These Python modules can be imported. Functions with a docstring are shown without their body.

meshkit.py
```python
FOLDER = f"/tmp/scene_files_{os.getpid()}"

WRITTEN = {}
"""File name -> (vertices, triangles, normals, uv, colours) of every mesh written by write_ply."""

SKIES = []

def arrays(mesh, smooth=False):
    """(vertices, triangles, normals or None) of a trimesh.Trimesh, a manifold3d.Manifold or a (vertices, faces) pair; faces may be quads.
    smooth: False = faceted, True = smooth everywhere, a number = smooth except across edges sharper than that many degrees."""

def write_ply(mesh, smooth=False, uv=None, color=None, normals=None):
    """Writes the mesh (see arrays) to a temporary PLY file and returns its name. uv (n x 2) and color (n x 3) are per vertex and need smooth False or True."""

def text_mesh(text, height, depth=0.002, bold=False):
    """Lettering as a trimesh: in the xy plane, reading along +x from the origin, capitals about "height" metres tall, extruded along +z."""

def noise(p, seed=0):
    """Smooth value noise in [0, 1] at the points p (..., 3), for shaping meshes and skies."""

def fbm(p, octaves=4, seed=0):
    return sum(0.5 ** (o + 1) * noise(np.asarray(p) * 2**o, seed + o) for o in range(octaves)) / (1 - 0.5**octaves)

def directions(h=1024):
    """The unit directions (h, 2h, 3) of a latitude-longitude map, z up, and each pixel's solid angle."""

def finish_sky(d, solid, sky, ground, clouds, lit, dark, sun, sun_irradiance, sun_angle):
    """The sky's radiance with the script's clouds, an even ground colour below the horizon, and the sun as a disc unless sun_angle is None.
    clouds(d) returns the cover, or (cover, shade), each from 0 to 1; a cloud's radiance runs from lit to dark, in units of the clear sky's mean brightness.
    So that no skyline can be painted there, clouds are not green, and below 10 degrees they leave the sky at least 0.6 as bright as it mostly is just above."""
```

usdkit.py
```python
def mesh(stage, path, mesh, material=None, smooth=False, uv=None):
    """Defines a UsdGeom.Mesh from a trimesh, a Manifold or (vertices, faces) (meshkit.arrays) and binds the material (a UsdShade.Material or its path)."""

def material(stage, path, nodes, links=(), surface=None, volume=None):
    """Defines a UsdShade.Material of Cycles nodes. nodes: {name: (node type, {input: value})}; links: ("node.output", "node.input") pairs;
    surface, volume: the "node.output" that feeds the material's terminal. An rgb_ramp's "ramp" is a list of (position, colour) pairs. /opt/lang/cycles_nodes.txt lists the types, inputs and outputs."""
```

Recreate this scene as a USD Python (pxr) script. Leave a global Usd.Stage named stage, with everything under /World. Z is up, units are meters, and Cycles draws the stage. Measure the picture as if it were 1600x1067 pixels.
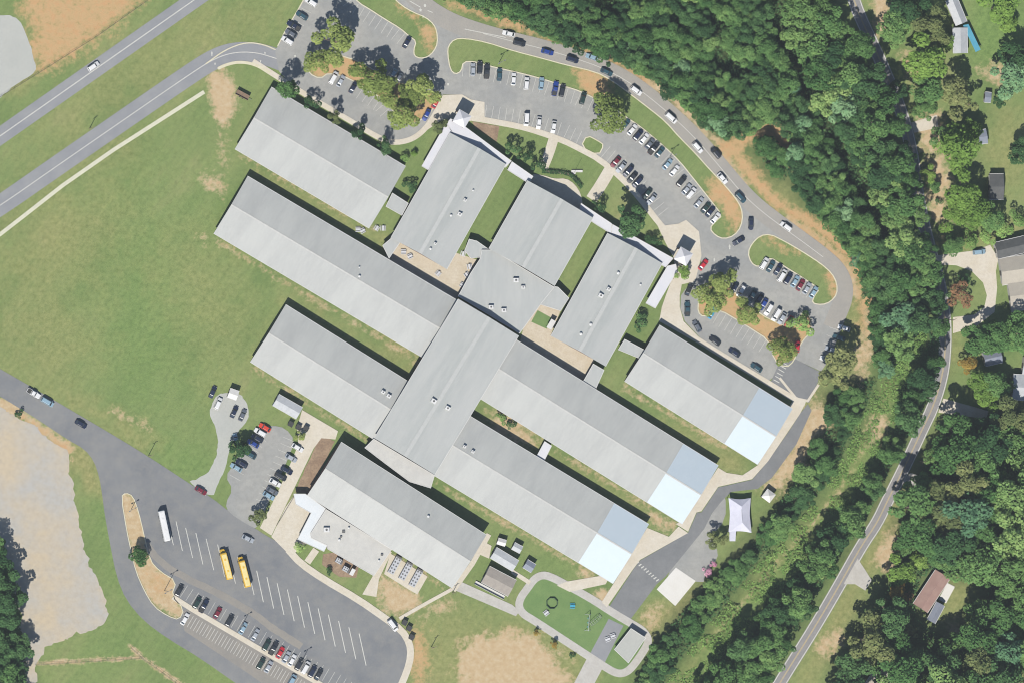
import math, numpy as np, trimesh, usdkit, meshkit, shapely
from shapely.geometry import Polygon, LineString, Point, MultiPolygon
from shapely.ops import unary_union
from pxr import Usd, UsdGeom, UsdLux, UsdShade, Gf, Sdf, Vt

stage = Usd.Stage.CreateInMemory()
UsdGeom.SetStageUpAxis(stage, 'Z'); UsdGeom.SetStageMetersPerUnit(stage, 1.0)
UsdGeom.Xform.Define(stage, '/World'); UsdGeom.Scope.Define(stage, '/World/Looks')

# ------------------------------------------------------------------ camera, sky, sun, exposure
S = 0.24                      # metres on the ground per unit of the survey grid (1600 x 1067)
CAM_H, LEAN = 2600.0, 0.21    # flying height; the plane flew a little west of the school
CAM = np.array([-LEAN * CAM_H, 0.0, CAM_H])
cam = UsdGeom.Camera.Define(stage, '/World/camera')
FOC = 100.0
APW = FOC * (1600 * S) / CAM_H
cam.CreateFocalLengthAttr(FOC); cam.CreateHorizontalApertureAttr(APW); cam.CreateVerticalApertureAttr(APW * 682 / 1024)
cam.CreateHorizontalApertureOffsetAttr(FOC * LEAN); cam.CreateVerticalApertureOffsetAttr(0.0)
cam.CreateClippingRangeAttr(Gf.Vec2f(10.0, 20000.0)); cam.CreateFStopAttr(0.0); cam.CreateFocusDistanceAttr(CAM_H)
cam.AddTranslateOp().Set(Gf.Vec3d(*CAM.tolist()))
cam.CreateExposureAttr(1.42)
AZ, EL = math.radians(208), math.radians(50)          # the sun stands in the south-south-west
to_sun = np.array([math.sin(AZ) * math.cos(EL), math.cos(AZ) * math.cos(EL), math.sin(EL)])
usdkit.material(stage, '/World/Looks/sky', {
    'sky': ('sky_texture', {'sky_type': 'single_scattering', 'sun_disc': False, 'aerosol_density': .35, 'ozone_density': 2.5, 'air_density': 1.15, 'sun_elevation': EL, 'sun_rotation': math.atan2(to_sun[0], to_sun[1])}),
    'bg': ('background_shader', {'strength': 0.066})}, [('sky.color', 'bg.color')], surface='bg.background')
dome = UsdLux.DomeLight.Define(stage, '/World/sky')
UsdShade.MaterialBindingAPI.Apply(dome.GetPrim()).Bind(UsdShade.Material.Get(stage, '/World/Looks/sky'))
dome.GetPrim().SetCustomDataByKey('kind', 'structure')
sun = UsdLux.DistantLight.Define(stage, '/World/sun')
sun.CreateNormalizeAttr(True); sun.CreateIntensityAttr(1.2); sun.CreateAngleAttr(0.53); sun.CreateColorAttr(Gf.Vec3f(1.0, 0.955, 0.88))
sun.AddRotateXYZOp().Set(Gf.Vec3f(0, math.degrees(math.acos(to_sun[2])), math.degrees(math.atan2(to_sun[1], to_sun[0]))))

# ------------------------------------------------------------------ helpers
KEXP = 3.3                    # how much brighter a sunlit level surface shows than its base colour
def C(r, g, b, k=1.0):
    c = np.array([r, g, b]) / 255.0
    return tuple(np.where(c <= 0.04045, c / 12.92, ((c + 0.055) / 1.055) ** 2.4) / KEXP * k)
def G(px, py): return np.array([(px - 800) * S, (533.5 - py) * S])
def P(px, py, z=0.0):
    """where a point seen at this survey coordinate stands when it is z metres up"""
    g = G(px, py); return g + (CAM[:2] - g) * (z / CAM_H)
def poly(pts, z=0.0): return Polygon([P(*p, z) for p in pts]).buffer(0)
def sm(pts, n=2, closed=False):
    p = np.array(pts, float)
    for _ in range(n):
        if closed: q = np.roll(p, -1, 0); p = np.stack([p * .75 + q * .25, p * .25 + q * .75], 1).reshape(-1, 2)
        else: p = np.vstack([p[:1], np.stack([p[:-1] * .75 + p[1:] * .25, p[:-1] * .25 + p[1:] * .75], 1).reshape(-1, 2), p[-1:]])
    return p
def spoly(pts, n=2): return poly(sm(pts, n, True))
def line(pts, n=2): return LineString([G(*p) for p in (sm(pts, n) if n else pts)])
def ribbon(pts, w, n=2): return line(pts, n).buffer(w / 2, cap_style='flat')
def rough(pg, amp, seed, step=1.2):
    r = np.array(pg.segmentize(step).exterior.coords)[:-1]
    p3 = np.c_[r, np.full(len(r), seed * 7.3)]
    d = np.c_[meshkit.fbm(p3 / 6, 4, seed), meshkit.fbm(p3 / 6, 4, seed + 9)] - .5
    d = d + .6 * (np.c_[meshkit.fbm(p3 / 1.5, 3, seed + 20), meshkit.fbm(p3 / 1.5, 3, seed + 29)] - .5)
    return Polygon(r + d * 2 * amp).buffer(0)
used = {}
def numbered(base):
    k = used.get(base, 0); used[base] = k + 1
    return base if k == 0 else f'{base}_{k:03d}'
def path_of(name, parent): return numbered((str(parent.GetPath()) if parent else '/World') + '/' + name)
def obj(name, mesh, mat, parent=None, smooth=False):
    return usdkit.mesh(stage, path_of(name, parent), mesh, '/World/Looks/' + mat, smooth).GetPrim()
def tag(o, label=None, cat=None, group=None, kind=None):
    for k, v in (('label', label), ('category', cat), ('group', group), ('kind', kind)):
        if v: o.SetCustomDataByKey(k, v)
    return o
def thing(name, label, cat, x=0, y=0, z=0, rz=0, group=None):
    xf = UsdGeom.Xform.Define(stage, path_of(name, None)); xf.AddTranslateOp().Set(Gf.Vec3d(float(x), float(y), float(z))); xf.AddRotateZOp().Set(float(rz))
    return tag(xf.GetPrim(), label, cat, group)
def clsprim(name):
    return stage.CreateClassPrim('/World/' + name)
def place(cls, name, label, cat, xyz, rz=0, scale=None, group=None):
    xf = UsdGeom.Xform.Define(stage, path_of(name, None)); p = xf.GetPrim()
    p.GetReferences().AddInternalReference(cls.GetPath()); p.SetInstanceable(True)
    xf.AddTranslateOp().Set(Gf.Vec3d(*map(float, xyz))); xf.AddRotateZOp().Set(float(rz))
    if scale is not None: xf.AddScaleOp().Set(Gf.Vec3f(*map(float, scale)))
    return tag(p, label, cat, group)
def cat_(ms): return trimesh.util.concatenate([m for m in ms if m is not None and len(m.faces)])
def box(x0, x1, y0, y1, z0, z1):
    m = trimesh.creation.box([x1 - x0, y1 - y0, z1 - z0]); m.apply_translation([(x0 + x1) / 2, (y0 + y1) / 2, (z0 + z1) / 2]); return m
def cyl(x, y, z0, z1, r, n=10, r2=None):
    a = np.linspace(0, 2 * np.pi, n, endpoint=False); r2 = r if r2 is None else r2
    v = np.vstack([np.c_[x + r * np.cos(a), y + r * np.sin(a), np.full(n, z0)], np.c_[x + r2 * np.cos(a), y + r2 * np.sin(a), np.full(n, z1)], [[x, y, z0], [x, y, z1]]])
    f = []
    for i in range(n):
        j = (i + 1) % n; f += [[i, j, n + j], [i, n + j, n + i], [2 * n, j, i], [2 * n + 1, n + i, n + j]]
    return trimesh.Trimesh(v, f, process=False)
def bar(a, b, r, n=6):
    a, b = np.array(a, float), np.array(b, float); d = b - a; L = np.linalg.norm(d)
    m = cyl(0, 0, 0, L, r, n); m.apply_transform(trimesh.geometry.align_vectors([0, 0, 1], d / L)); m.apply_translation(a); return m
def ext(pg, z0, z1):
    gs = [g for g in getattr(pg, 'geoms', [pg]) if g.geom_type == 'Polygon' and g.area > 1e-4]
    ms = []
    for g in gs:
        m = trimesh.creation.extrude_polygon(g, z1 - z0, engine='earcut'); m.apply_translation([0, 0, z0]); ms.append(m)
    return cat_(ms)
def hexa(b, t):
    """solid from four bottom and four top corners (counter-clockwise)"""
    v = np.array(list(b) + list(t), float)
    q = [[3, 2, 1, 0], [4, 5, 6, 7], [0, 1, 5, 4], [1, 2, 6, 5], [2, 3, 7, 6], [3, 0, 4, 7]]
    return trimesh.Trimesh(v, [x for a, b_, c, d in q for x in ([a, b_, c], [a, c, d])], process=False)
def slope(p4, th):
    p = np.array(p4, float); return hexa(p - [0, 0, th], p)
def struct(name, pg, z0, z1, mat, parent=None):
    o = obj(name, ext(pg, z0, z1), mat, parent)
    return o if parent else tag(o, kind='structure')

# ------------------------------------------------------------------ materials
def mat(name, c1, c2=None, scale=0.3, detail=6, rough=0.85, bump=0.0, bscale=8.0, stretch=None, c3=None, s3=2.5, f3=0.35, spec=0.3, rand=0.0, metal=0.0, obj_space=False):
    c2 = c2 or c1
    n = {'p': ('principled_bsdf', {'roughness': rough, 'specular_ior_level': spec, 'metallic': metal}),
         't': ('noise_texture', {'scale': scale, 'detail': detail, 'roughness': .62}),
         'r': ('rgb_ramp', {'ramp': [(0.0, c1), (0.36, c1), (0.64, c2), (1.0, c2)]})}
    if obj_space:
        n['g'] = ('texture_coordinate', {}); src = 'g.object'
    else:
        n['g'] = ('geometry', {}); src = 'g.position'
    L = []
    if stretch:
        n['m'] = ('mapping', {'scale': stretch}); L += [(src, 'm.vector')]; src = 'm.vector'
    L += [(src, 't.vector'), ('t.fac', 'r.fac')]; col = 'r.color'
    if c3:
        n['t3'] = ('noise_texture', {'scale': s3, 'detail': 4, 'roughness': .7})
        n['q3'] = ('map_range', {'from_min': .42, 'from_max': .68, 'to_min': 0., 'to_max': f3, 'clamp': True})
        n['x3'] = ('mix', {'color2': c3})
        L += [(src, 't3.vector'), ('t3.fac', 'q3.value'), ('q3.result', 'x3.fac'), (col, 'x3.color1')]; col = 'x3.color'
    if rand:
        n['oi'] = ('object_info', {}); n['mr'] = ('map_range', {'from_min': 0., 'from_max': 1., 'to_min': 1 - rand, 'to_max': 1 + rand})
        n['hv'] = ('hsv', {}); L += [('oi.random', 'mr.value'), ('mr.result', 'hv.value'), (col, 'hv.color')]; col = 'hv.color'
    L.append((col, 'p.base_color'))
    if bump:
        n['bt'] = ('noise_texture', {'scale': bscale, 'detail': 4}); n['b'] = ('bump', {'strength': bump, 'distance': 0.05})
        L += [(src, 'bt.vector'), ('bt.fac', 'b.height'), ('b.normal', 'p.normal')]
    usdkit.material(stage, '/World/Looks/' + name, n, L, surface='p.BSDF')
def leafmat(name, a, b, c, trans=0.3, k=2.1):
    a, b, c = (tuple(np.array(q) * k) for q in (a, b, c))
    n = {'g': ('geometry', {}), 't': ('noise_texture', {'scale': .45, 'detail': 3}), 'oi': ('object_info', {}),
         'mr': ('map_range', {'from_min': 0., 'from_max': 1., 'to_min': -.28, 'to_max': .28}), 'ad': ('math', {'math_type': 'add'}),
         'ri': ('math', {'math_type': 'multiply_add', 'value2': .3}),
         'r': ('rgb_ramp', {'ramp': [(.12, a), (.5, b), (.88, c)]}),
         'd': ('diffuse_bsdf', {}), 'tr': ('translucent_bsdf', {}), 'mx': ('mix_closure', {'fac': trans})}
    L = [('g.position', 't.vector'), ('oi.random', 'mr.value'), ('t.fac', 'ad.value1'), ('mr.result', 'ad.value2'),
         ('g.random_per_island', 'ri.value1'), ('ad.value', 'ri.value3'), ('ri.value', 'r.fac'),
         ('r.color', 'd.color'), ('r.color', 'tr.color'), ('d.BSDF', 'mx.closure1'), ('tr.BSDF', 'mx.closure2')]
    n['ri'] = ('math', {'math_type': 'multiply_add', 'value2': .24}); n['mr'][1].update({'to_min': -.36, 'to_max': .14})
    usdkit.material(stage, '/World/Looks/' + name, n, L, surface='mx.closure')

mat('asphalt_lot', C(160, 161, 159), C(178, 177, 171), .09, 9, c3=C(146, 145, 142), s3=.5, f3=.45, bump=.2)
mat('asphalt_road', C(166, 162, 155), C(174, 169, 160), .15, 8, c3=C(150, 148, 146), s3=1.1, f3=.3, bump=.2)
mat('asphalt_highway', C(146, 148, 153), C(158, 159, 161), .12, 8, c3=C(146, 148, 153), s3=.8, f3=.3, bump=.2)
mat('asphalt_bus', C(122, 125, 130), C(140, 141, 142), .05, 10, c3=C(152, 150, 145), s3=.22, f3=.5, bump=.2)
mat('asphalt_tan', C(146, 142, 136), C(158, 152, 143), .12, 9, c3=C(140, 138, 136), s3=.7, f3=.35, bump=.2)
mat('asphalt_dark', C(128, 130, 132), C(142, 143, 144), .12, 9, c3=C(116, 118, 121), s3=.8, f3=.3, bump=.2)
mat('asphalt_country', C(146, 145, 147), C(162, 159, 157), .15, 8, c3=C(122, 121, 124), s3=.8, f3=.3)
mat('concrete', C(220, 210, 190), C(228, 220, 204), .2, 8, c3=C(200, 190, 172), s3=1.1, f3=.4, bump=.15)
mat('concrete_grey', C(196, 192, 184), C(208, 205, 198), .25, 8, c3=C(178, 174, 168), s3=1.1, f3=.4)
mat('concrete_white', C(232, 229, 222), C(240, 238, 232), .2, 7, c3=C(218, 214, 206), s3=.8, f3=.3)
mat('kerb_stone', C(220, 212, 182), C(228, 222, 196), .5, 5)
mat('gravel', C(190, 188, 182), C(208, 192, 164), .06, 10, c3=C(176, 166, 150), s3=.5, f3=.45, bump=.5)
mat('gravel_pad', C(188, 190, 184), C(196, 197, 190), .1, 8, c3=C(176, 178, 172), s3=1.2, f3=.4)
mat('courtyard_paving', C(212, 198, 172), C(224, 212, 190), .3, 9, c3=C(190, 172, 146), s3=1.6, f3=.5)
mat('turf', C(108, 140, 76), C(122, 150, 86), .2, 6, c3=C(112, 142, 84), s3=1.5, f3=.3)
mat('mulch', C(150, 124, 100), C(178, 152, 124), .3, 8, c3=C(112, 92, 76), s3=1.4, f3=.5)
mat('paint', C(222, 221, 212), C(204, 203, 196), 1.2, 6, rough=.7)
mat('paint_yellow', C(204, 184, 138), C(184, 170, 138), 1.2, 6, rough=.7)
mat('pathline', C(224, 222, 196), C(214, 212, 190), .5, 6)
mat('roof_old', C(177, 179, 176), C(189, 191, 187), .16, 9, rough=.5, c3=C(202, 202, 197), s3=.8, f3=.36, stretch=(1.0, .22, 1.0), spec=.5, obj_space=True)
mat('roof_low', C(177, 181, 178), C(190, 192, 189), .14, 9, rough=.5, c3=C(204, 204, 199), s3=.7, f3=.42, stretch=(.7, .12, 1.0), spec=.5, obj_space=True)
mat('roof_ridge', C(208, 207, 202), C(218, 217, 211), .8, 4, rough=.5)
mat('roof_new', (.236, .27, .292), (.243, .276, .297), .3, 4, rough=.46, spec=.5, metal=.42)
mat('roof_white', C(224, 224, 230), C(232, 231, 234), .3, 5, rough=.55, c3=C(212, 213, 220), s3=.6, f3=.3)
mat('roof_bright', C(232, 238, 242), C(238, 242, 244), .4, 4, rough=.45)
mat('roof_seam', C(194, 196, 193), C(201, 202, 199), .8, 4, rough=.5)
mat('roof_annex', C(206, 204, 198), C(216, 214, 207), .2, 7, rough=.7, c3=C(196, 196, 192), s3=.5, f3=.4)
mat('roof_portable', C(184, 188, 192), C(198, 201, 204), .6, 5, rough=.6)
mat('roof_brown', C(162, 154, 146), C(174, 166, 156), .6, 6, rough=.85)
mat('roof_bluegrey', C(132, 140, 156), C(144, 150, 164), .6, 5, rough=.7)
mat('roof_dark', C(86, 88, 88), C(100, 101, 100), .6, 6, rough=.9, bump=.3)
mat('roof_tan', C(186, 178, 164), C(196, 188, 172), .4, 6, rough=.9, bump=.2)
mat('roof_pink', C(176, 142, 132), C(190, 158, 146), .4, 7, rough=.9, c3=C(140, 108, 104), s3=.8, f3=.45)
mat('awning_blue', C(92, 178, 208), C(108, 188, 214), .6, 4, rough=.6)
mat('fabric_sail', C(214, 214, 230), C(222, 222, 236), .5, 4, rough=.7)
mat('brick_wall', C(150, 98, 84, .55), C(166, 112, 94, .55), 1.2, 6, rough=.9, bump=.3)
mat('white_wall', C(214, 212, 206, .8), C(222, 220, 214, .8), .8, 5)
mat('trim_white', C(232, 230, 226), C(226, 224, 220), 1, 3, rough=.5)
mat('glass_dark', (.012, .016, .02), (.016, .02, .024), 1, 2, rough=.08, spec=.6)
mat('steel', C(150, 154, 158), C(166, 170, 172), 2, 4, rough=.4, metal=.6)
mat('vent_white', C(235, 235, 235), C(226, 226, 224), 2, 3, rough=.5)
mat('unit_grey', C(196, 199, 206), C(206, 208, 212), 2, 4, rough=.5)
mat('vent_dark', C(100, 100, 100), C(112, 111, 110), 2, 3, rough=.6)
mat('rubber', (.012, .012, .012), (.02, .02, .02), 3, 3, rough=.9)
mat('lamp_red', (.25, .01, .01), (.2, .01, .01), 3, 2, rough=.25)
mat('lamp_clear', (.5, .5, .5), (.45, .45, .45), 3, 2, rough=.15)
mat('pole_grey', C(140, 140, 138), C(124, 124, 122), 1, 3, rough=.6)
mat('pole_wood', (.09, .065, .045), (.06, .045, .035), 2, 4)
mat('bark', (.055, .04, .03), (.085, .065, .05), 3, 5, bump=.5)
mat('bus_yellow', C(246, 200, 70), C(242, 192, 58), .8, 3, rough=.35)
mat('bus_white', C(244, 244, 244), C(236, 236, 236), .8, 3, rough=.35)
mat('pale_roof', C(246, 226, 150), C(248, 232, 170), .6, 3, rough=.4)
mat('play_green', C(70, 100, 66), C(80, 110, 72), 1, 3, rough=.5)
mat('play_white', C(224, 224, 228), C(214, 216, 220), 1, 3, rough=.5)
mat('blue_plastic', C(60, 168, 200), C(80, 176, 206), 1, 3, rough=.4)
mat('wood_brown', C(150, 126, 104), C(128, 106, 88), 1.5, 5)
mat('fence_dark', C(92, 90, 84), C(80, 78, 74), 1.5, 4)
CARS = {'white': C(240, 240, 240), 'silver': C(176, 182, 190), 'grey': C(104, 110, 120), 'black': (.008, .009, .011), 'navy': C(28, 38, 66),
        'blue': C(34, 66, 150), 'light blue': C(150, 180, 198), 'teal': C(48, 84, 96), 'dark green': C(34, 60, 52), 'red': C(206, 38, 50), 'maroon': C(126, 24, 44),
        'orange-red': C(224, 70, 40), 'turquoise': C(34, 160, 210), 'tan': C(214, 200, 178)}
for k, c in CARS.items():
    mat('car_' + k.replace(' ', '_').replace('-', '_'), c, c, 1, 2, rough=.28, spec=.55)
L_ = 1.0
leafmat('leaf_dark', C(48, 76, 48), C(68, 98, 60), C(94, 124, 76))
leafmat('leaf_mid', C(60, 92, 52), C(86, 118, 68), C(116, 144, 84))
leafmat('leaf_pale', C(82, 112, 64), C(112, 140, 82), C(144, 164, 100))
leafmat('leaf_olive', C(98, 114, 60), C(124, 138, 76), C(152, 160, 94))
leafmat('leaf_lime', C(84, 112, 52), C(110, 138, 66), C(138, 160, 86))
leafmat('leaf_brown', C(86, 98, 62), C(112, 120, 76), C(140, 142, 94))
leafmat('leaf_red', C(106, 84, 62), C(136, 104, 78), C(160, 130, 98))
leafmat('leaf_rust', C(112, 92, 48), C(146, 124, 62), C(166, 150, 76))
leafmat('leaf_pink', C(168, 112, 138), C(196, 140, 164), C(212, 168, 186))
leafmat('leaf_shrub', C(92, 122, 66), C(124, 152, 84), C(154, 174, 106), k=2.3)
leafmat('leaf_floor', C(48, 78, 48), C(68, 98, 60), C(92, 122, 76))
leafmat('leaf_blue', C(78, 112, 82), C(104, 138, 98), C(132, 160, 116))

# ------------------------------------------------------------------ the ground: one sheet to the horizon, with bare soil, clay, dry and lush grass, woodland floor
nx = np.r_[[-6000, -3000, -1500, -800, -450, -330, -260, -225], np.arange(-200, 200.01, .8), [225, 260, 330, 450, 800, 1500, 3000, 6000]]
ny = np.r_[[-6000, -3000, -1500, -800, -450, -300, -230, -180, -155], np.arange(-136, 136.01, .8), [155, 180, 230, 300, 450, 800, 1500, 3000, 6000]]
gx, gy = np.meshgrid(nx, ny, indexing='ij'); pts = np.c_[gx.ravel(), gy.ravel()]
p3 = np.c_[pts, np.zeros(len(pts))]
n1 = meshkit.fbm(p3 / 9.0, 5, 3) - .5; n2 = meshkit.fbm(p3 / 3.0 + 40, 4, 11) - .5
chan = {k: np.zeros(len(pts)) for k in ('soil', 'clay', 'dry', 'lush', 'floor')}
def patch(ch, pg, amt=1.0, feather=2.0, jag=3.0):
    x0, y0, x1, y1 = pg.buffer(feather + jag + 1).bounds
    i = np.nonzero((pts[:, 0] > x0) & (pts[:, 0] < x1) & (pts[:, 1] > y0) & (pts[:, 1] < y1))[0]
    if not len(i): return
    q = shapely.points(pts[i]); d = shapely.distance(pg.boundary, q); d = np.where(shapely.contains_xy(pg, pts[i, 0], pts[i, 1]), d, -d)
    v = np.clip((d + jag * .3 + jag * 2.2 * (n1[i] * .7 + n2[i] * .9)) / (feather * 1.8) * .5 + .5, 0, 1) * amt
    chan[ch][i] = np.maximum(chan[ch][i], v)
def pp(ch, pts_, amt=1., f=2., j=3.): patch(ch, spoly(pts_, 1), amt, f, j)
def pl(ch, pts_, w, amt=1., f=1.5, j=1.5): patch(ch, line(pts_, 1).buffer(w * S / 2), amt, f, j)

WOOD_N = [(690, -60), (735, 14), (800, 32), (840, 52), (900, 72), (945, 90), (985, 108), (1025, 132), (1058, 157), (1090, 192), (1118, 214), (1135, 220), (1162, 203), (1200, 193), (1228, 203), (1242, 235), (1240, 265), (1236, 292), (1266, 328), (1302, 362), (1332, 392), (1350, 430), (1362, 470), (1367, 520), (1364, 560), (1374, 592), (1402, 572), (1417, 542), (1442, 502), (1467, 470), (1452, 430), (1434, 370), (1420, 300), (1406, 240), (1376, 160), (1350, 100), (1342, 60), (1305, 48), (1300, -60)]
WOOD_GLADE = [(1167, 222), (1195, 212), (1222, 226), (1232, 262), (1222, 288), (1198, 262)]
WOOD_W = [(1362, 592), (1330, 602), (1292, 618), (1285, 650), (1292, 670), (1270, 705), (1246, 742), (1226, 768), (1208, 802), (1178, 842), (1150, 874), (1128, 888), (1106, 910), (1084, 938), (1062, 958), (1038, 988), (1018, 1018), (998, 1064), (984, 1130), (1020, 1130), (1060, 1052), (1100, 1000), (1150, 940), (1190, 886), (1240, 836), (1282, 786), (1316, 736), (1342, 682), (1360, 642), (1378, 604)]
CUTTING = [(1385, 590), (1410, 548), (1442, 512), (1428, 560), (1410, 606), (1390, 662), (1356, 722), (1336, 764), (1296, 822), (1256, 862), (1226, 902), (1186, 948), (1134, 1004), (1088, 1056), (1050, 1130), (1015, 1130), (1060, 1050), (1100, 1000), (1150, 940), (1190, 886), (1240, 836), (1282, 786), (1316, 736), (1342, 682), (1362, 640)]
WOOD_E = [(1442, 508), (1464, 498), (1468, 560), (1462, 602), (1440, 642), (1416, 684), (1390, 732), (1368, 780), (1343, 822), (1308, 872), (1268, 940), (1233, 1000), (1198, 1060), (1165, 1130), (1050, 1130), (1098, 1056), (1142, 1008), (1192, 960), (1236, 906), (1270, 866), (1310, 820), (1346, 770), (1366, 722), (1398, 660), (1416, 610), (1430, 560)]
WOOD_SE = [(1452, 700), (1484, 664), (1522, 657), (1560, 642), (1640, 642), (1640, 1130), (1292, 1130), (1306, 1046), (1326, 1012), (1350, 975), (1378, 930), (1404, 880), (1404, 826), (1430, 764)]
LAWN_SE = [[(1448, 884), (1490, 898), (1538, 902), (1540, 930), (1516, 970), (1500, 1006), (1474, 988), (1448, 986), (1420, 952)], [(1340, 1080), (1370, 1032), (1402, 1050), (1396, 1100)]]
WOODS = {'N': spoly(WOOD_N, 1), 'G': spoly(WOOD_GLADE, 1), 'W': spoly(WOOD_W, 1), 'E': spoly(WOOD_E, 1),
         'S': spoly(WOOD_SE, 1).difference(unary_union([spoly(l, 1) for l in LAWN_SE])), 'L': spoly([(-70, 840), (2, 848), (14, 900), (26, 945), (34, 1000), (42, 1040), (40, 1130), (-70, 1130)], 1)}
cutting = spoly(CUTTING, 1)
for k_ in 'WE': WOODS[k_] = WOODS[k_].difference(cutting.buffer(2.9))
cutting = cutting.buffer(2.2)
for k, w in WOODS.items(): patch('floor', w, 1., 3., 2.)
patch('floor', cutting, .05, 3., 4.); patch('lush', cutting, .9, 3., 4.)
pl('dry', [(1390, 600), (1372, 650), (1345, 700), (1318, 760), (1270, 815), (1232, 860), (1190, 900), (1150, 955), (1105, 1005), (1060, 1070)], 6, .7, 2, 2)
pl('soil', [(1372, 650), (1345, 708), (1318, 760), (1270, 815), (1232, 860), (1190, 905), (1150, 955), (1100, 1010)], 3, .45, 1.0, 1.2)
pp('soil', [(1358, 665), (1374, 650), (1385, 655), (1372, 690), (1360, 692)], .7, 2, 2)
# banks and verges along the ring road
pl('clay', [(700, 6), (740, 16), (800, 38), (833, 50)], 9, .8, 1.5, 2); pl('clay', [(840, 60), (900, 76), (960, 100), (1010, 126)], 6, .7, 1.5, 2)
pl('soil', [(1015, 128), (1060, 162), (1095, 200), (1125, 225)], 9, .9, 1.5, 2)
pp('clay', [(1118, 222), (1140, 226), (1165, 204), (1205, 194), (1226, 202), (1240, 232), (1240, 252), (1226, 236), (1206, 212), (1170, 220), (1150, 240), (1134, 240)], 1., 2, 2.5)
pl('clay', [(1134, 228), (1152, 244), (1180, 282), (1212, 318), (1258, 342), (1300, 368), (1330, 400), (1348, 440), (1356, 474)], 9, 1., 1.5, 2); pl('soil', [(1126, 236), (1145, 262), (1165, 292)], 6, .9, 1.5, 2)
pl('soil', [(1228, 342), (1262, 366), (1300, 396), (1326, 426), (1338, 456)], 9, 1., 1.5, 2); pl('clay', [(1250, 356), (1290, 384), (1316, 408)], 6, .8, 1.5, 2); pl('soil', [(1356, 470), (1360, 520), (1356, 566), (1344, 600)], 7, .8, 1.5, 2)
pp('dry', [(1160, 250), (1185, 265), (1240, 318), (1300, 366), (1340, 408), (1362, 470), (1364, 540), (1340, 590), (1318, 560), (1330, 500), (1330, 460), (1290, 395), (1215, 330)], .85, 3, 3)
pp('soil', [(1340, 520), (1362, 530), (1360, 570), (1346, 600), (1336, 580)], .6, 2, 3)
pp('clay', [(1334, 445), (1345, 460), (1352, 500), (1346, 520), (1340, 480)], .5, 2, 3)
# islands of the car parks
pp('clay', [(615, 2), (645, 20), (656, 28), (650, 34), (630, 22)], .7, 1.5, 2); pp('clay', [(655, 40), (672, 42), (680, 62), (674, 80), (664, 70), (655, 58)], .75, 1.5, 2)
pp('clay', [(886, 102), (925, 112), (950, 126), (952, 150), (935, 160), (920, 148), (908, 128)], .95, 1.5, 2.5)
pp('clay', [(1108, 278), (1135, 295), (1156, 322), (1160, 345), (1148, 365), (1140, 345), (1128, 318), (1112, 306)], .85, 2, 2.5)
pp('clay', [(1196, 366), (1225, 380), (1250, 395), (1238, 398), (1206, 384)], .6, 1.5, 2); pp('clay', [(1292, 420), (1306, 436), (1308, 462), (1298, 470), (1296, 440)], .7, 1.5, 2)
pp('clay', [(478, 98), (520, 84), (562, 96), (612, 132), (645, 138), (682, 155), (676, 172), (640, 195), (604, 160), (545, 124), (500, 124)], .95, 1.5, 2)
pp('clay', [(1090, 474), (1106, 448), (1134, 440), (1146, 458), (1188, 492), (1222, 508), (1244, 512), (1268, 490), (1264, 520), (1246, 545), (1230, 574), (1208, 556), (1158, 505), (1124, 486), (1098, 494)], .9, 1.5, 2)
pp('dry', [(1092, 470), (1130, 440), (1268, 490), (1230, 574)], .5, 2, 3)
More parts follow.
